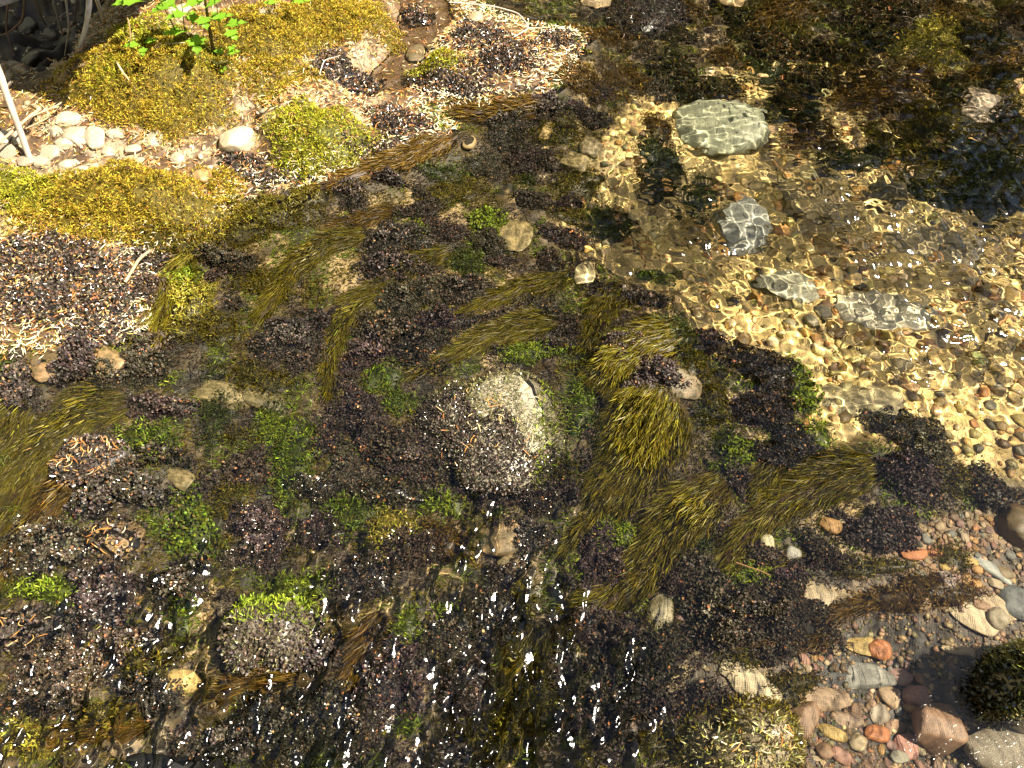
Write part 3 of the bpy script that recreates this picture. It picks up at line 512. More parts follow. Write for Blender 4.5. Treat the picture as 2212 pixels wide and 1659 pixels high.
NAMED = [  # zoom coordinates, radii, angle, colour, flatness, label
 (850,545,125,95,.1,CRM,.3,'stone_slab','banded tan slab with soft parallel ripples'),(1120,885,105,60,.1,YEL,.35,'stone','flat yellow stone partly under the orange red stone'),(1222,915,64,62,.5,ORG,.75,'stone','orange red stone resting on a flat yellow one'),
 (1090,1080,215,100,.1,GRY,.3,'stone_slab','grey speckled slab with dark algae film'),(860,1230,210,85,.1,TAN,.4,'stone','broad tan rock with pebbles heaped below'),(760,1370,90,140,.5,BRN,.5,'stone','brown rock shoulder beside the mossy bottom rock'),(1352,1100,72,56,.1,MAU,.7,'stone','mauve rounded stone below the orange red stone'),
 (1290,1210,74,68,.6,TAN,.6,'stone','heart shaped tan stone'),(1455,1215,80,58,.1,PNK,.7,'stone','pinkish tan stone right of heart shaped stone'),(1225,1330,64,74,.2,(.32,.27,.21),.6,'stone','smooth grey tan stone below the heart shaped stone'),(1045,1365,92,56,.1,(.33,.24,.17),.6,'stone','notched tan stone left of smooth grey tan stone'),
 (1210,1455,86,56,.05,ORG,.75,'stone','orange egg shaped stone in the pebble bed'),(940,1440,82,38,.45,YEL,.7,'stone','elongated yellow stone left of the orange egg'),(1090,1512,60,56,.3,CRM,.8,'stone','round cream stone below the orange egg'),(892,1568,54,54,.2,BRN,.7,'stone','round brown stone in the lower pebble bed'),
 (992,1585,72,48,.5,PNK,.6,'stone','pink tan oval stone beside round brown stone'),(1350,1602,56,48,.1,(.27,.26,.2),.8,'stone','greenish grey round stone at the bottom edge'),(1400,1545,70,80,.1,(.34,.17,.13),.4,'stone','flat red brown stone under greenish grey stone'),(1452,1528,40,82,-.45,(.3,.24,.16),.6,'stone','slim tan stone leaning beside the angular boulder'),
 (1298,1530,40,40,.1,MAU,.7,'stone','small mauve round stone beside slim tan stone'),(1240,1558,28,42,.2,OCH,.7,'stone','small upright ochre stone'),(1325,1412,84,48,.1,BRN,.5,'stone','rough brown stone under the smooth grey stone'),(1500,540,46,44,0,TAN,.8,'stone','upper lobe of tan peanut shaped pair of stones'),(1518,612,48,50,0,TAN,.8,'stone','lower lobe of tan peanut shaped pair of stones'),
 (1670,468,54,58,.1,(.27,.22,.2),.8,'stone','square grey stone with pale bands'),(1962,392,128,38,.75,(.34,.36,.34),.7,'stone','long pale grey stone slanting beside dark slab'),(2130,610,130,110,.4,DKG,.4,'stone_slab','dark grey slab with white streaks at right edge'),(1992,712,68,76,.1,(.3,.26,.19),.9,'stone','grey tan stone casting shadow left of dark slab'),
 (1462,292,88,46,.05,ORG,.5,'stone','porous orange slab left of the small pebbles'),(1590,285,52,26,.05,ORG,.5,'stone','small porous orange stone beside the bigger orange slab'),(525,232,48,66,.1,(.48,.44,.28),.8,'stone','cream lichen spotted stone above the lime green moss'),(692,292,48,52,.4,(.36,.35,.31),.8,'stone','grey white pitted stone above the banded slab'),
 (930,115,74,48,.4,OCH,.6,'stone','ochre yellow stone under olive fronds'),(1000,75,34,28,.1,CRM,.6,'stone','small cream stone above ochre yellow stone'),(780,1030,28,28,.1,CRM,.7,'pebble','small tan pebble right of the scalloped slab'),(1850,690,170,90,.7,(.42,.34,.22),.2,'stone_slab','sunlit sandy slab right of the peanut stones'),(1750,910,110,40,.2,(.4,.32,.2),.25,'stone_slab','sandy ledge with bristly edge right of yellow stone'),
 (1990,640,120,70,.7,(.38,.3,.19),.4,'stone','tan hummock of stone beside grey tan stone'),(1910,620,70,30,.1,BRN,.6,'stone','low brown stone above sunlit sandy slab'),(2040,420,60,40,.3,(.22,.17,.1),.6,'stone','dark tan stone above dark slab'),(2070,310,40,36,.2,GRY,.7,'stone','blue grey stone above the long pale stone'),
 (1530,440,60,28,.6,(.2,.19,.14),.6,'stone','olive grey flat stone left of banded square stone'),(1730,450,36,36,.1,MAU,.8,'stone','mauve pebble right of banded square stone'),(1800,455,34,34,.1,OCH,.8,'stone','ochre pebble right of mauve pebble'),(1850,485,46,30,.1,OCH,.8,'stone','orange brown pebble under the long pale stone'),(1990,490,46,30,.4,(.32,.27,.18),.7,'stone','tan pebble at tip of long pale stone'),
 (1830,345,40,30,.2,YEL,.6,'stone','yellow pebble above orange pebbles'),(1870,395,32,30,.2,OCH,.7,'stone','speckled orange pebble left of the long pale stone'),(1665,380,34,28,.1,YEL,.7,'stone','golden pebble above the banded square stone'),(1440,200,38,34,.1,BRN,.7,'stone','brown pebble above porous orange slab'),(1545,200,36,34,.1,GRY,.6,'stone','grey pebble above porous orange slab'),(1080,1300,40,50,.4,BRN,.6,'stone','wedge of brown stone left of smooth grey tan stone'),(1440,1290,56,38,.3,OCH,.6,'stone','golden brown stone under pinkish tan stone'),(1340,1310,26,40,.1,GRY,.7,'pebble','small upright grey pebble beside golden brown stone'),(1170,1250,34,24,.6,BRN,.6,'pebble','small brown pebble left of heart shaped stone')]
for zx, zy, rx_, ry_, ang, col, fl, nm, lab in NAMED:
    u, v = z9(zx, zy); big = max(rx_, ry_) > 100
    me = custom(int(zx), .5, .07, 6, .74) if (big or 'porous' in lab or 'rough' in lab) else None
    tag(pebble(u, v, rx_ / 3, ry_ / 3, ang, col, fl, nm, me, sink=.3 if big else .2), lab, 'stone', 'stones of the clear pool')
# scalloped cream slab with ridges
V = facet(rockverts(77, .35, .03, 2.2), 5, 3, .8); V[:, 2] += .10 * np.sin(V[:, 0] * 13 + 3 * n3(V, .6, 4)) * (V[:, 2] > 0); V[:, 1] += .10 * np.sin(V[:, 0] * 8) * (V[:, 1] < -.3)
o_ = mk('stone_slab', V, F3, M_STONE, smooth=True); o = pebble(1612, 1476, 66, 36, .55, (.50, .42, .27), .32, 'stone_slab', o_.data, sink=.1); bpy.data.objects.remove(o_)
tag(o, 'cream scalloped slab with rippled ridges beside the mossy bottom rock', 'stone')
BIG = [(2008,1583,60,62,.3,(.24,.15,.095),1.1,'boulder','brown angular boulder casting a dark shadow in pool',90,.8,9,.62,M_ROUGH),(2140,1628,78,52,.1,(.22,.19,.14),.7,'boulder','smooth grey brown boulder in the lower right corner',91,.4,4,.8,M_ROCKWET),
       (1540,312,92,50,.2,(.36,.38,.27),.5,'boulder','pale greenish submerged boulder under rippling water',92,.5,4,.8,M_STONE),(1590,522,48,52,.2,(.24,.25,.22),.7,'boulder','grey rounded cobble under caustic ripples',93,.4,3,.85,M_STONE),(2190,1150,60,50,.3,(.17,.11,.06),.8,'boulder','brown striped boulder cut by the right edge',94,.8,5,.7,M_ALG),
       (1470,832,46,26,.3,(.36,.27,.16),.3,'boulder','pale speckled rock patch beside the moss hump',95,.5,4,.8,M_ALG),(1080,1165,50,36,.1,(.36,.25,.13),.5,'boulder','golden submerged stone below the central boulder',96,.5,5,.75,M_ALG),(1125,1230,46,30,.4,(.36,.27,.15),.5,'boulder','tan submerged stone in the cascade below golden stone',97,.5,5,.75,M_ALG),
       (1425,1330,32,44,.2,(.38,.33,.2),.4,'stone','layered cream stone under the long olive sweep',98,.5,6,.7,M_ALG),(395,1475,34,24,.1,(.5,.36,.14),.7,'stone','round golden stone under lower left cascade',99,.4,4,.8,M_STONE),(490,860,66,26,.2,(.42,.34,.17),.5,'boulder','pale golden submerged rock left of centre',100,.5,5,.75,M_ALG),(580,870,60,26,.2,(.32,.27,.13),.4,'boulder','striped shallow rock right of pale golden rock',101,.5,5,.75,M_ALG),
       (230,775,46,24,.4,(.32,.2,.09),.5,'stone','ochre stone below the left needle shelf',102,.5,5,.75,M_ALG),(110,810,36,20,.3,(.33,.19,.1),.5,'stone','flat orange tan stone near left edge',103,.5,5,.75,M_ALG),(390,1035,40,22,.4,(.40,.32,.16),.5,'stone','pale stone below emerald moss left of centre',104,.5,5,.75,M_ALG),(540,1445,44,12,-.25,(.5,.42,.26),.5,'stone','thin cream stone under the mossy dome boulder',105,.5,5,.75,M_ALG),
       (275,1600,60,34,.3,(.34,.24,.13),.4,'boulder','tan rock beneath fast water near bottom left',106,.5,5,.75,M_ALG),(290,1290,24,20,.3,(.42,.25,.09),.7,'stone','golden orange stone among black lower left moss',107,.5,5,.75,M_ALG),(1180,300,16,18,.3,(.5,.36,.15),.8,'stone','golden knobbly stone among upper black moss',108,.6,5,.75,M_ROUGH),(1015,318,16,14,.3,(.45,.33,.17),.8,'stone','pale stone below the upper needle bar',109,.6,5,.75,M_ROUGH),
       (1270,335,24,22,.3,(.42,.34,.2),.6,'stone','pale rounded stone left of dark green hole',110,.5,5,.75,M_ALG),(1240,370,32,18,.3,(.5,.4,.2),.6,'stone','bright cream stone below pale rounded stone',111,.5,5,.75,M_ALG),(1105,520,40,34,.3,(.46,.36,.17),.3,'stone','sandy yellow patch of rock right of green tuft',112,.5,5,.75,M_ALG),(1265,610,22,26,.3,(.42,.35,.2),.6,'stone','speckled tan stone at root of upper olive tail',113,.5,5,.75,M_ROUGH),(830,690,20,14,-.3,(.5,.36,.2),.5,'stone','pale tan stone inside the black moss carpet',114,.5,5,.75,M_ALG),
       (905,125,24,16,.2,(.16,.11,.06),.4,'stone','round brown stone in the side channel',115,.5,4,.8,M_ALG),(1025,48,18,11,.2,(.36,.28,.17),.7,'stone','squared tan stone at the top among needles',116,.5,6,.7,M_STONE),(1125,10,40,14,.1,(.36,.26,.15),.5,'stone','tan flat stone at the top edge',117,.4,4,.8,M_STONE),(1285,30,34,16,.2,(.4,.3,.17),.5,'stone','pale tan stone left of black boulder at top',118,.4,4,.8,M_STONE),(1570,25,36,28,.3,(.40,.29,.15),.7,'stone','speckled tan stone at top right of black boulder',119,.5,5,.75,M_ROUGH),
       (512,315,33,27,.6,(.46,.38,.26),.75,'stone','pale white stone sitting on the mossy bank',127,.75,3,.84,M_STONE),(438,385,20,14,.2,(.32,.2,.09),.6,'stone','small brown stone below the pale white stone',121,.4,4,.8,M_STONE),(380,1660,110,26,.05,(.006,.006,.006),1.0,'boulder','near black crest at the bottom edge',122,.5,5,.75,M_ROUGH),(1895,690,86,40,.3,(.52,.48,.34),.2,'stone_slab','large pale slab under the brightest ripples',141,.5,4,.8,M_ROUGH),(1760,470,80,40,.2,(.55,.42,.18),.2,'stone_slab','golden slab right of the grey cobble under ripples',142,.5,4,.8,M_ALG),  # the crest at the bottom edge is plain near black
       (1990,560,90,44,.4,(.5,.4,.2),.2,'stone_slab','tan slab in upper right rippled gravel',143,.5,4,.8,M_ALG),(1690,640,60,34,.3,(.34,.33,.24),.25,'stone_slab','greenish grey slab below the grey cobble',144,.5,4,.8,M_ROUGH),(2120,270,60,30,.3,(.5,.38,.26),.3,'stone_slab','pinkish tan stone in the far upper right current',145,.5,4,.8,M_ALG),(1820,880,90,30,.2,(.52,.44,.24),.2,'stone_slab','long golden ledge above the dark right moss mound',146,.5,4,.8,M_ALG),
       (1900,450,40,24,.2,(.07,.06,.03),.7,'stone','dark stone in the bright rippled gravel',123,.5,5,.75,M_ROUGH)]
for u, v, ru, rv, ang, col, fl, nm, lab, seed, an, nf, kp, mat in BIG:
    tag(pebble(u, v, ru, rv, ang, col, fl, nm, custom(seed, an if mat is not M_ALG else .9, .10 if mat is not M_ALG else .2, nf, kp, mat), sink=.25 if mat is not M_ALG else .42), lab, 'stone')
# pale stones of the bank
BP = [(165,298,30,22),(205,302,26,18),(138,312,22,18),(110,335,26,16),(150,358,24,14),(180,368,22,10),(95,352,20,14),(60,350,22,13),(205,368,14,14),(115,382,30,13),(70,385,20,10),(150,262,28,16),(20,330,24,14),(40,300,20,12),(250,290,26,12),(330,305,26,12),(290,325,20,10),(235,330,20,10),(120,285,18,12),(10,300,20,12),(395,445,22,12),(75,410,22,10),(245,90,14,10),(575,35,24,12),(385,345,20,12),(300,350,18,8),(390,28,24,14),(270,250,20,10),(570,125,14,6),(75,130,24,16),(110,80,20,12),(60,60,26,14)]
for u, v, ru, rv in BP: later(pebble(u, v, ru * .85, rv * .85, rng.normal() * .5, tuple(np.array([.40, .335, .25]) * rng.uniform(.6, 1.1) * (.3 if u < 130 and v < 140 else 1)), .65, 'stone', custom(200 + len(pending), .7, .12, 5, .74, M_ROUGH), sink=.4), 'pale dry bank stone', 'stone', 'pale dry stones on the bank', u, v)  # stones inside the hollow get a darker colour to suit its shade
# random fill of individual pebbles
PC = [('tan', TAN), ('tan', (.38,.28,.15)), ('tan', (.30,.22,.13)), ('orange', (.36,.17,.07)), ('mauve', MAU), ('cream', CRM), ('grey', GRY), ('brown', BRN), ('brown', (.2,.13,.08)), ('ochre', OCH), ('pink', PNK), ('brown', (.28,.17,.09))]
PG = [('golden', (.58,.42,.17)), ('golden', (.5,.36,.14)), ('tan', (.45,.34,.17)), ('cream', (.62,.5,.27)), ('orange', (.46,.22,.07)), ('brown', (.28,.17,.07)), ('grey', (.24,.22,.15)), ('dark', (.10,.085,.05))]
def fill(n, poly, r0, r1, group, tone=1.0, gap=.85, PC=PC):
    us = [q[0] for q in poly]; vs_ = [q[1] for q in poly]; c = 0; tries = 0
    while c < n and tries < 40000:
        tries += 1; u = rng.uniform(min(us), max(us)); v = rng.uniform(min(vs_), max(vs_))
        if seg_dist(poly, np.array([u]), np.array([v]))[0] < 0: continue
        r = r0 + (r1 - r0) * rng.random() ** 2.2 * (1 - .4 * tries / 40000)
        if any((u - a) ** 2 + (v - b) ** 2 < ((r + q) * gap) ** 2 for a, b, q in TAKEN): continue
        cn, cc = PC[int(rng.integers(len(PC)))]; cc = tuple(np.array(cc) * tone * rng.uniform(.75, 1.2))
        later(pebble(u, v, r * rng.uniform(.85, 1.3), r * rng.uniform(.65, .95), rng.random() * 3, cc, .75, 'pebble', sink=.32), f'{"small" if r < (r0 + r1) / 2.3 else "large"} {cn} pebble', 'pebble', group, u, v); c += 1
fill(75, [(1960,1150),(2100,1110),(2220,1190),(2220,1330),(2080,1330),(2000,1290),(1960,1230)], 6, 15, 'pebbles in the shallow edge of the pool', .85)
fill(120, [(1700,1440),(1800,1390),(1920,1410),(1990,1500),(1970,1660),(2050,1662),(1690,1662),(1720,1560)], 6, 18, 'pebbles in the clear pool', .85)
fill(16, [(1390,1262),(1480,1262),(1490,1330),(1430,1390),(1390,1340)], 6, 12, 'pebbles beside the long olive sweep')
fill(45, [(1560,700),(1640,600),(2215,560),(2215,990),(2100,985),(1980,915),(1800,930),(1760,800)], 9, 22, 'pebbles in the rippled gravel run', 1.0, 1.0, PG)
# gravel: one object
def gravel(n, area, rad, cols, name, label):
    x0, x1, y0, y1, test = area; X = rng.uniform(x0, x1, n); Y = rng.uniform(y0, y1, n); k = test(X, Y); X, Y = X[k], Y[k]; n = len(X)
    r = rad[0] + (rad[1] - rad[0]) * rng.random(n) ** 2.5; sx = r * rng.uniform(.8, 1.4, n); sy = r * rng.uniform(.7, 1.1, n); sz = r * rng.uniform(.45, .8, n); a = rng.random(n) * 6.28
    B = I2[None] * (1 + .22 * rng.normal(size=(n, len(I2), 1)).clip(-1, 1)); B = B * np.stack([sx, sy, sz], -1)[:, None]
    ca, sa = np.cos(a)[:, None], np.sin(a)[:, None]; V = np.stack([B[..., 0] * ca - B[..., 1] * sa + X[:, None], B[..., 0] * sa + B[..., 1] * ca + Y[:, None], B[..., 2] + (bed(X, Y) + sz * .4)[:, None]], -1)
    F = (F2[None] + (np.arange(n) * len(I2))[:, None, None]).reshape(-1, 3); Cc = pal(cols, n, .3)
    kind(mk(name, V, F, M_GRAVEL, np.repeat(Cc[:, None], len(I2), 1), smooth=True), 'stuff', label, 'gravel')
gravel(9000, (-.1, 2.1, .3, 3.0, lambda x, y: (in_gravel(x, y) > -.02) & (vnoise(x, y, .2, 61) > .25)), (.006, .02), [(.70,.52,.2),(.58,.41,.15),(.76,.6,.3),(.44,.23,.07),(.33,.25,.11),(.12,.09,.045)], 'gravel', 'golden brown gravel under the rippling run')
gravel(17000, (.35, 1.6, -.1, 1.3, lambda x, y: seg_dist(POOL, x, y) > -.02), (.0025, .0085), [(.27,.19,.11), (.19,.125,.07), (.24,.17,.10), (.15,.105,.06), (.30,.22,.12), (.10,.08,.05)], 'fine_gravel', 'fine brown gravel between the pool pebbles')
gravel(3500, (-2.2, -.1, 1.5, 3.0, lambda x, y: (seg_dist(BANK, x, y) > .05) & (fbm(x, y, .15, 65) > .5)), (.003, .012), [(.32,.25,.17),(.36,.29,.21),(.2,.13,.075)], 'bank_gravel', 'pale gritty gravel scattered on the bank')

# ---------------------------------------------------------------- boulders that stand out of the water
NCOL = [(.42,.2,.05),(.5,.3,.1),(.55,.42,.22),(.34,.13,.035),(.6,.5,.32)]
def needle_mesh(cols, N=1):
    pass
NM = []
for s in range(12):
    L = rng.uniform(.014, .026); bnd = rng.normal() * .0025; q = np.linspace(0, 1, 5); wd = .0009 * np.array([.7, 1, 1, .85, .2]); V = []; F = []
    for i in range(5):
        for a in range(4): V.append(((q[i] - .5) * L, wd[i] * math.cos(a * math.pi / 2) * 1.2 + bnd * math.sin(q[i] * math.pi), wd[i] * math.sin(a * math.pi / 2) * .7))
    for i in range(4):
        for a in range(4): F.append((i * 4 + a, i * 4 + (a + 1) % 4, i * 4 + 4 + (a + 1) % 4, i * 4 + 4 + a))
    c = np.array(NCOL[s % 5]); o_ = mk('fallen_needle', V, F, M_NEEDLE, np.tile(c, (len(V), 1))); NM.append(o_.data); bpy.data.objects.remove(o_)
def needles(n, pts, label, group):
    for (x, y, z, nx, ny) in pts[:n]:
        o = bpy.data.objects.new('fallen_needle', NM[int(rng.integers(12))]); sc.collection.objects.link(o); o.cycles.is_caustics_receiver = True
        a = rng.random() * 6.28; o.location = (x, y, z); o.rotation_euler = (rng.normal() * .15, rng.normal() * .2 - (nx * math.cos(a) + ny * math.sin(a)), a); o.scale = (1.15, 1.1, 1.1); tag(o, label, 'needle', group)
def standing(u, v, ru, rv, hgt, col, name, label, seed, covers, stone_mat_=M_ROCKWET):
    "a boulder: stone, then leafy covers grown over chosen parts of its top"
    x, y, z, rx, ry = radii(u, v, ru, rv); e = empty(name, (x, y, z)); tag(e, label, 'boulder')
    V = facet(rockverts(seed, .95, .14, 2.2), seed, 4, .84) * np.array([rx, ry, hgt]); st = mk('stone', V, F3, stone_mat_, None, e, smooth=True); st.color = (*col, 1)
    from mathutils.bvhtree import BVHTree
    bv = BVHTree.FromPolygons([tuple(q) for q in V], [tuple(int(j) for j in f) for f in F3])
    def top(lx, ly):
        h = bv.ray_cast(Vector((lx, ly, 2)), Vector((0, 0, -1))); return h[0], h[1]
    for pname, style, mat, cols, test, dens, size, tip in covers:
        T0, T1, T2 = V[F3[:, 0]], V[F3[:, 1]], V[F3[:, 2]]; FN = np.cross(T1 - T0, T2 - T0); AR = np.linalg.norm(FN, axis=1) / 2; FN = unit(FN); AR = AR * (FN[:, 2] > -.15)
        N = int(AR.sum() * 52000 * dens / size ** 2 * .7); fi = rng.choice(len(F3), N, p=AR / AR.sum()); q1, q2 = rng.random((2, N, 1)); fl_ = q1 + q2 > 1; q1 = np.where(fl_, 1 - q1, q1); q2 = np.where(fl_, 1 - q2, q2)
        P = T0[fi] + (T1[fi] - T0[fi]) * q1 + (T2[fi] - T0[fi]) * q2; Nn = FN[fi]; ok = np.array([bool(test(a, b_)) for a, b_ in zip(P[:, 0] / rx, P[:, 1] / ry)]); P, Nn = P[ok], Nn[ok]; n = len(P)
        if not n: continue
        P = P + Nn * (rng.random((n, 1)) * .006 + vnoise(P[:, 0], P[:, 1], .02, 71)[:, None] * .008)
        d = Nn * .5 + rng.normal(size=(n, 3)) * .7; b = Bag(); Cc = pal(cols, n, .35)
        if style == 'lobe': b.add(*lobes(P, d, rng.uniform(.006, .010, n) * size, rng.uniform(.005, .008, n) * size, Cc))
        else: b.add(*blades(P, d, rng.uniform(.008, .016, n) * size, rng.uniform(.0018, .003, n) * size, Cc * .7, Cc * np.array(tip), .2))
        b.mk(pname, mat, e)
    def pts(n, test=lambda a, b: True):
        out = []
        while len(out) < n:
            a, b_ = rng.uniform(-.9, .9, 2)
            if a * a + b_ * b_ > .8 or not test(a, b_): continue
            c, nn = top(a * rx, b_ * ry)
            if c is not None: out.append((x + c[0], y + c[1], z + c[2] + .012, nn[0] / max(.3, nn[2]) * .6, nn[1] / max(.3, nn[2]) * .6))
        return out
    return e, pts
M_GLIT = leaf_mat('wet_glittering_moss', .2, .9); PALEM = [(.16,.15,.06),(.20,.185,.09),(.11,.115,.03),(.25,.235,.15),(.07,.06,.03)]
cen, cpts = standing(1068, 955, 152, 128, .095, (.30, .27, .2), 'mossy_boulder', 'central domed boulder topped with wet moss and fallen needles', 130,
    [('moss', 'blade', M_GLIT, PALEM, lambda a, b: (b > -.75 + .3 * a) and not ((a - .55) ** 2 / .03 + (b - .52) ** 2 / .10 < 1) and rng.random() < (.07 if b < .1 - .75 * a + .2 * math.sin(a * 9) else .85), 1.6, .8, (1.5, 1.4, 1.2)),
     ('dark_moss', 'lobe', M_GLIT, BLACK, lambda a, b: b < .2 - .75 * a + .2 * math.sin(a * 9), 1.7, .75, None),
     ('green_moss', 'blade', M_SUB, LIME, lambda a, b: a > .55 + .1 * b, .9, 1.0, (1.5, 1.4, 1.2))])
needles(45, cpts(45, lambda a, b: b > -.7), 'pale orange needle lying on the central mossy boulder', 'needles on the central boulder')
lft, lpts = standing(208, 998, 78, 50, .05, (.05, .04, .035), 'mossy_boulder', 'low black mossy mound at left strewn with needles', 131, [('dark_moss', 'lobe', M_GLIT, BLACK + [(.2,.11,.05)], lambda a, b: True, 1.2, 1.0, None)])
needles(45, lpts(45), 'orange needle lying on the black mound at left', 'needles on the left mound')
dom, dpts = standing(600, 1365, 112, 88, .085, (.10, .08, .06), 'mossy_boulder', 'mossy dome boulder with glistening front in lower left', 132,
    [('green_moss', 'blade', M_SUB, LIME, lambda a, b: b > .0, 1.2, 1.0, (1.5, 1.5, 1.2)), ('dark_moss', 'lobe', M_GLIT, BLACK, lambda a, b: b < .35, 1.0, 1.0, None), ('wet_moss', 'blade', M_GLIT, PALEM, lambda a, b: b < .1 and rng.random() < .5, .9, 1.0, (1.4, 1.3, 1))])
rgt, rpts = standing(2160, 1505, 98, 96, .21, (.42, .36, .26), 'mossy_boulder', 'mossy rock with dark fringe rising at the right edge', 133,
    [('dark_moss', 'lobe', M_GLIT, [(.03,.028,.015),(.05,.045,.02),(.02,.02,.012)], lambda a, b: a < -.35, 2.0, 1.2, None), ('moss', 'blade', M_GLIT, [(.26,.25,.05),(.34,.32,.08),(.3,.28,.16),(.14,.13,.04)], lambda a, b: b > -.4 + .3 * a and a > -.7, 2.4, 1.1, (1.6, 1.5, 1.2))])
needles(30, rpts(30, lambda a, b: b > -.4), 'needle caught in the moss of the right edge rock', 'needles on the right rock')
bot, bpts = standing(1605, 1610, 118, 82, .12, (.2, .16, .1), 'mossy_boulder', 'pale yellow mossy rock at the bottom beside the pebble bed', 134,
    [('moss', 'blade', M_GLIT, PALEM + [(.26,.24,.05)], lambda a, b: b < .45, 1.7, 1.2, (1.7, 1.6, 1.3)), ('olive_moss', 'blade', M_SUB, OLIVE, lambda a, b: b > .25 or a > .6, 1.3, 1.2, (1.9, 1.8, 1.2))])
needles(35, bpts(35, lambda a, b: b < .4), 'needle lying on the mossy rock at the bottom', 'needles on the bottom rock')
blk, kpts = standing(1400, 58, 90, 46, .07, (.06, .05, .045), 'mossy_boulder', 'black boulder along top draped in dark moss', 135, [('dark_moss', 'lobe', M_GLIT, BLACK, lambda a, b: True, 1.2, 1.1, None), ('olive_moss', 'blade', M_SUB, BROWN, lambda a, b: a < -.3, .8, 1.0, (1.6, 1.5, 1.2))])
cor, _ = standing(2175, 10, 70, 24, .07, (.2, .18, .15), 'mossy_boulder', 'glaring wet boulder in the upper right corner', 136, [('wet_moss', 'blade', M_GLIT, PALEM, lambda a, b: True, 1.2, 1.0, (1.5, 1.4, 1.2))])
llf, fpts = standing(60, 1370, 110, 44, .04, (.06, .05, .04), 'mossy_boulder', 'water washed black rock with needles in lower left', 137, [('dark_moss', 'lobe', M_GLIT, BLACK, lambda a, b: True, 1.2, 1.0, None)])
needles(22, fpts(22), 'orange needle stuck on the washed rock lower left', 'needles on the washed rock')
sml, spts = standing(250, 1170, 60, 40, .03, (.2, .14, .08), 'mossy_boulder', 'small glistening rock with tan face below the left mound', 138, [('dark_moss', 'lobe', M_GLIT, BLACK + [(.2,.13,.05)], lambda a, b: rng.random() < .7, 1.0, 1.0, None)])
needles(16, spts(16), 'orange needle on the small glistening rock', 'needles on the small rock')

# needle litter over the bank and its wet edge: thousands, one object
def litter(name, n, polyline, wdt, label):
    pass
N = 70000; X = rng.uniform(-2.2, .7, N); Y = rng.uniform(.75, 3.1, N); dbk = seg_dist(BANK, X, Y); dch = seg_dist(CHAN, X, Y); nz = fbm(X, Y, .14, 81)
edge = np.exp(-((dbk - .03) / .05) ** 2); keep = (dbk > -.012) & (seg_dist(PIT, X, Y) < 0) & (rng.random(N) < np.clip(.34 + edge * .85 + sstep(.42, .58, nz) * .6, 0, 1) * np.where(dch > 0, .12, 1))
X, Y, edge = X[keep], Y[keep], edge[keep]; N = len(X); a = rng.random(N) * math.pi * 2; L = rng.uniform(.012, .024, N)
Zn = np.maximum(bed(X, Y), bil(GW, X, Y)) + .004 + rng.random(N) * .012; d = np.stack([np.cos(a), np.sin(a), rng.normal(0, .22, N)], -1); d = unit(d)
s = unit(np.cross(d, np.array([0, 0, 1.0]))); wdt = .0011; pale = (rng.random(N) < edge * .6)[:, None]; c = np.where(pale, pal([(.7,.6,.42),(.75,.68,.5)], N, .12), pal(NCOL, N, .3)); P = np.stack([X, Y, Zn], -1); up = np.array([0, 0, .0009])  # needles near the shore coloured paler to stand for glare
V = np.stack([P - d * L[:, None] * .5 - s * wdt * .7, P - d * L[:, None] * .5 + s * wdt * .7, P + s * wdt, P - s * wdt, P + up * 1.5, P + d * L[:, None] * .5], 1)
F = (np.array([[0, 1, 4], [1, 2, 4], [0, 4, 3], [3, 4, 5], [4, 2, 5]])[None] + (np.arange(N) * 6)[:, None, None]).reshape(-1, 3)
kind(mk('needle_litter', V, F, M_NEEDLE, np.repeat(np.clip(c, 0, .8)[:, None], 6, 1)), 'stuff', 'orange needles littering bank and wet shore, paler at the edge for glare', 'needles')

# ---------------------------------------------------------------- dead stems, roots and the leafy plant
def tube(pts, r, col, name, parent=None, mat=M_BARK, sides=8, rough=.05):
    pts = np.array(pts, float); t = np.linspace(0, 1, len(pts)); n = max(10, 6 * len(pts)); tt = np.linspace(0, 1, n)
    C_ = np.stack([np.interp(tt, t, pts[:, i]) for i in range(3)], -1)
    for _ in range(3): C_[1:-1] = (C_[:-2] + 2 * C_[1:-1] + C_[2:]) / 4
    C_[1:-1] += rng.normal(0, 1, (n - 2, 3)) * r[0] * .05; T = unit(np.gradient(C_, axis=0)); A = unit(np.cross(T, np.array([.3, .9, .2]))); B = np.cross(T, A)
    rad = np.interp(tt, np.linspace(0, 1, len(r)), r) * (1 + rng.normal(0, rough, n)); V = []
    for k in range(sides): a = k / sides * 6.2832; V.append(C_ + (A * math.cos(a) + B * math.sin(a)) * rad[:, None])
    V = np.stack(V, 1).reshape(-1, 3); F = []
    for i in range(n - 1):
        for k in range(sides): F.append((i * sides + k, i * sides + (k + 1) % sides, (i + 1) * sides + (k + 1) % sides, (i + 1) * sides + k))
    Cc = np.array(col)[None] * np.exp(rng.normal(0, .18, (len(V), 1))); return mk(name, V, F, mat, Cc, parent, smooth=True)
def air(u, v, dist):
    "point on the sight line of (u, v) at ground distance y = dist"
    a = (u - 1106) / FX; b = (829.5 - v) / FX; dy = CP + b * SP; t_ = dist / dy; return np.array([a * t_, dist, CAM_H + (-SP + b * CP) * t_])
def gp(u, v, lift=0): x, y, z = (float(q) for q in hit(u, v)); return np.array([x, y, z + lift])
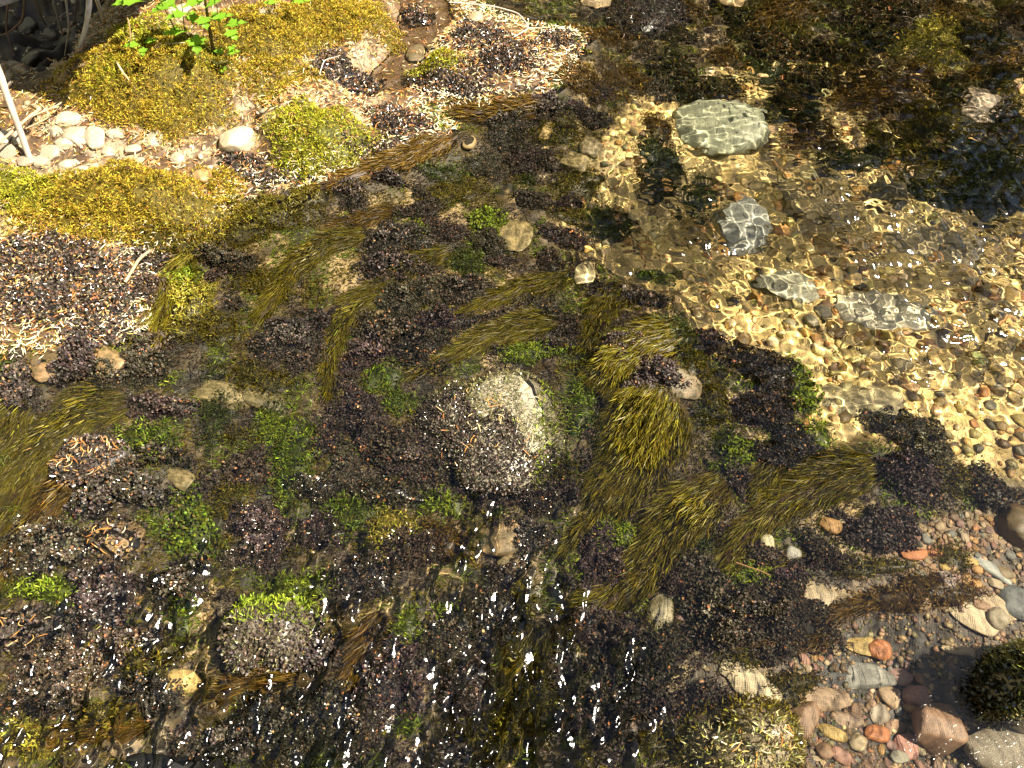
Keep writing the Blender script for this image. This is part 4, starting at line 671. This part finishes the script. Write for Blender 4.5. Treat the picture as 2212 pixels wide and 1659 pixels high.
def branch(nodes, r, col, label, twigs=(), name='bare_branch'):
    "nodes: (u, v, how far the piece stands nearer than the ground seen there, in m of height)"
    def node(u, v, h):
        z = float(hit(u, v)[2]); x, y = plane(u, v, max(z, -.02) + h); return np.array([float(x), float(y), max(z, -.02) + h])
    P = [node(*q) for q in nodes]; e = empty(name, tuple(P[-1])); tag(e, label, 'branch', 'bare branches over the dark hollow')
    L0 = Vector(e.location); tube([p_ - np.array(L0) for p_ in P], r, col, 'stem', e)
    for tn, tr in twigs: tube([node(*q) - np.array(L0) for q in tn], tr, col, 'twig', e)
    return e
PALE = (.55, .47, .40); BRK = (.20, .12, .075)
branch([(-60,0,.45),(68,352,.0)], [.013,.011,.009,.008], (.36,.30,.25), 'thick white dead stem leaning out at the left edge', [([(12,190,.2),(26,176,.22)], [.005,.003])])
branch([(194,-20,.30),(190,40,.26),(165,130,.14),(156,190,.04)], [.009,.007,.005,.004], PALE, 'pale grey root hanging straight down over dark hollow', [([(186,60,.2),(215,90,.12),(212,140,.05),(195,215,.02)], [.003,.0025,.002,.0015])])
branch([(203,-20,.26),(225,50,.18),(235,95,.12),(260,150,.06),(296,196,.01)], [.007,.005,.004,.003,.002], (.45,.33,.2), 'tan branch running down right onto the moss')
branch([(-20,325,.04),(60,255,.05),(120,210,.05),(155,180,.06),(175,140,.1)], [.003,.004,.005,.006,.004], (.42,.30,.18), 'tan root along the lower lip of the hollow', [([(100,230,.05),(105,255,.03),(55,278,.02)], [.003,.002,.0015]), ([(60,255,.05),(130,225,.04),(150,200,.03)], [.002,.002,.0015])])
branch([(-10,10,.25),(40,-5,.22),(80,-30,.2)], [.009,.009,.008], (.5,.42,.36), 'short pale branch across the upper left corner')
branch([(55,-20,.2),(50,45,.1),(20,70,.05),(-20,85,.03)], [.005,.004,.003,.002], BRK, 'dark brown root curling left inside the hollow')
branch([(108,-20,.2),(125,40,.1),(135,75,.02)], [.004,.003,.002], (.4,.32,.25), 'thin lit root left of the pale hanging root', [([(125,40,.1),(150,20,.1)], [.002,.0015])])
branch([(240,-20,.2),(255,25,.12),(278,40,.06),(283,90,.02)], [.004,.003,.002,.0015], (.3,.18,.1), 'thin brown twig at the right lip of the hollow')
branch([(70,-20,.2),(85,30,.12),(100,55,.05)], [.003,.0025,.002], BRK, 'short brown rootlet in the upper hollow')
branch([(170,-20,.22),(160,40,.15),(185,110,.06),(192,178,.0),(168,318,.0)], [.003,.0025,.002,.002,.0012], (.10,.07,.05), 'thin dark twig hanging past the hollow onto pale stones')
branch([(20,-20,.25),(12,60,.12),(30,120,.04)], [.004,.003,.002], BRK, 'dark rootlet near the left edge of the hollow')
branch([(140,-20,.25),(150,60,.14),(140,120,.05)], [.004,.003,.002], (.42,.34,.27), 'pale thin root in the middle of the hollow', [([(150,60,.14),(175,80,.1)], [.002,.0015])])
branch([(0,150,.08),(70,165,.06),(150,178,.05)], [.002,.003,.003], (.4,.28,.17), 'thin tan root lying across the hollow floor edge')
branch([(970,5,.03),(1060,12,.03),(1120,28,.03),(1145,60,.03),(1110,80,.03)], [.002,.0025,.0025,.002,.0015], (.5,.42,.36), 'curved pale twig on the needle bar at top', [([(1145,60,.03),(1190,60,.03)], [.0015,.001])], 'fallen_twig')
branch([(690,160,.03),(700,130,.03),(735,120,.03)], [.0015,.0015,.001], (.5,.42,.36), 'small looping twig over the wet black moss', (), 'fallen_twig')
branch([(270,610,.02),(300,560,.03),(325,540,.03)], [.004,.004,.003], (.4,.27,.16), 'short brown stick on the left needle shelf', (), 'fallen_twig')
branch([(300,120,.02),(345,95,.03),(400,92,.03)], [.0015,.0015,.001], (.5,.4,.28), 'fine twig beside the leafy plant', (), 'fallen_twig')
branch([(1590,1215,.03),(1640,1232,.03),(1665,1243,.03)], [.0012,.0012,.001], (.16,.08,.04), 'thin reddish twig above the lime green moss', (), 'fallen_twig')
def leaf(parent, p, size, yaw, tilt, col):
    "three-lobed toothed leaf with a folded midrib"
    pr = [(0,0),(.25,-.10),(.42,-.34),(.50,-.22),(.62,-.26),(.60,-.12),(.80,-.16),(.86,-.05),(1,0)]
    V = [(a, b, .08 * abs(b) * 2 + .05 * math.sin(a * 3)) for a, b in pr] + [(a, -b, .08 * abs(b) * 2 + .05 * math.sin(a * 3)) for a, b in pr[1:-1]]
    L = [0, 1, 2, 3, 4, 5, 6, 7, 8]; Rr = [0, 9, 10, 11, 12, 13, 14, 15, 8]; F = []
    mid = []; V2 = list(V)
    for i in range(9): mid.append(len(V2)); V2.append((pr[i][0], 0, -.02 + .05 * math.sin(pr[i][0] * 3)))
    for i in range(8): F.append((mid[i], L[i], L[i + 1])); F.append((mid[i], L[i + 1], mid[i + 1])); F.append((mid[i], Rr[i + 1], Rr[i])); F.append((mid[i], mid[i + 1], Rr[i + 1]))
    V2 = np.array(V2) * size; ct, st = math.cos(tilt), math.sin(tilt); V2 = np.stack([V2[:, 0] * ct - V2[:, 2] * st, V2[:, 1], V2[:, 0] * st + V2[:, 2] * ct], -1)
    cy, sy = math.cos(yaw), math.sin(yaw); V2 = np.stack([V2[:, 0] * cy - V2[:, 1] * sy, V2[:, 0] * sy + V2[:, 1] * cy, V2[:, 2]], -1) + p
    return mk('leaf', V2, F, M_LEAF, np.tile(np.array(col)[None] * rng.uniform(.8, 1.2), (len(V2), 1)), parent)
def plant(base, stems, leaves, label):
    b0 = gp(*base); e = empty('leafy_plant', tuple(b0)); tag(e, label, 'plant', 'leafy seedlings on the mossy bank')
    for (bu, bv), nodes, r in stems:
        g = gp(bu, bv); P = [g - b0] + [air(u, v, g[1] + dy) - b0 for u, v, dy in nodes]; tube(P, [r, r * .8, r * .5], (.16, .13, .03), 'stem', e, M_LEAF)
    for u, v, dy, s, yaw, tilt in leaves: leaf(e, air(u, v, b0[1] + dy) - b0, s * 1.5, yaw, tilt, (.20, .40, .03))
e = empty('shade_tree', (-1.1, 4.1, 0)); tag(e, 'big unseen tree added to shade the dark hollow at upper left', 'tree')  # unseen trunk added above the frame so its shadow darkens the hollow
t0_ = np.array([-1.1, 4.1, 0]); tube([np.array([-1.05, 4.1, .1]) - t0_, np.array([-1.10, 3.0, .46]) - t0_, np.array([-1.16, 1.96, .82]) - t0_], [.36, .33, .30], (.10, .07, .05), 'trunk', e, sides=20, rough=.05)
for k_ in range(7): a_ = k_ * .9; tube([np.array([-1.16 + .2 * math.cos(a_), 2.02, .82 + .2 * math.sin(a_)]) - t0_, np.array([-1.16 + .3 * math.cos(a_), 1.92, .84 + .26 * math.sin(a_)]) - t0_, np.array([-1.17 + .4 * math.cos(a_), 1.86, .88 + .3 * math.sin(a_)]) - t0_], [.06, .035, .01], (.11, .075, .05), 'root', e)
plant((463,122), [((463,122),[(452,60,-.02),(440,-20,-.04)],.006),((398,108),[(372,50,-.03),(340,-10,-.05)],.0025),((405,105),[(398,60,-.02),(392,0,-.03)],.002),((485,95),[(470,40,-.02),(468,-5,-.03)],.002)],
      [(385,20,-.03,.05,2.6,.2),(392,18,-.05,.055,.5,.1),(375,10,-.05,.05,4.0,.1),(425,12,-.04,.055,1.0,.1),(432,32,-.05,.05,5.2,-.1),(412,28,-.05,.05,3.6,.0),(418,55,-.03,.045,1.8,.1),(425,70,-.05,.06,4.9,-.2),(405,68,-.05,.05,3.4,0),(440,18,-.04,.04,.4,.2),(480,58,-.03,.05,.3,0),(488,62,-.05,.045,5.4,-.1),(478,50,-.04,.04,2.2,.1),(312,2,-.06,.06,3.4,0),(322,0,-.06,.05,.4,0),(462,42,-.03,.04,.2,.1)], 'largest leafy green plant with several stems on the moss')
plant((320,128), [((320,128),[(314,110,-.01),(308,98,-.02)],.0015)], [(306,97,-.02,.035,3.3,0),(308,94,-.02,.032,.3,.1),(310,100,-.03,.03,4.9,-.1)], 'tiny two leaved seedling beside the dark hollow')
plant((490,148), [((490,148),[(489,130,-.01),(489,118,-.02)],.0012)], [(488,118,-.02,.03,.4,0),(487,116,-.02,.028,2.8,0),(487,142,-.02,.025,4.6,0),(494,112,-.02,.025,1.2,0)], 'small pale sprig below the largest leafy plant')
plant((597,45), [((597,45),[(594,20,-.01),(592,-10,-.02)],.002)], [(603,6,-.03,.035,3.2,0),(628,6,-.03,.045,.2,0),(635,2,-.03,.04,1.4,.1),(600,2,-.03,.03,1.7,0)], 'leafy seedling at the top edge right of largest plant')

write_labels()
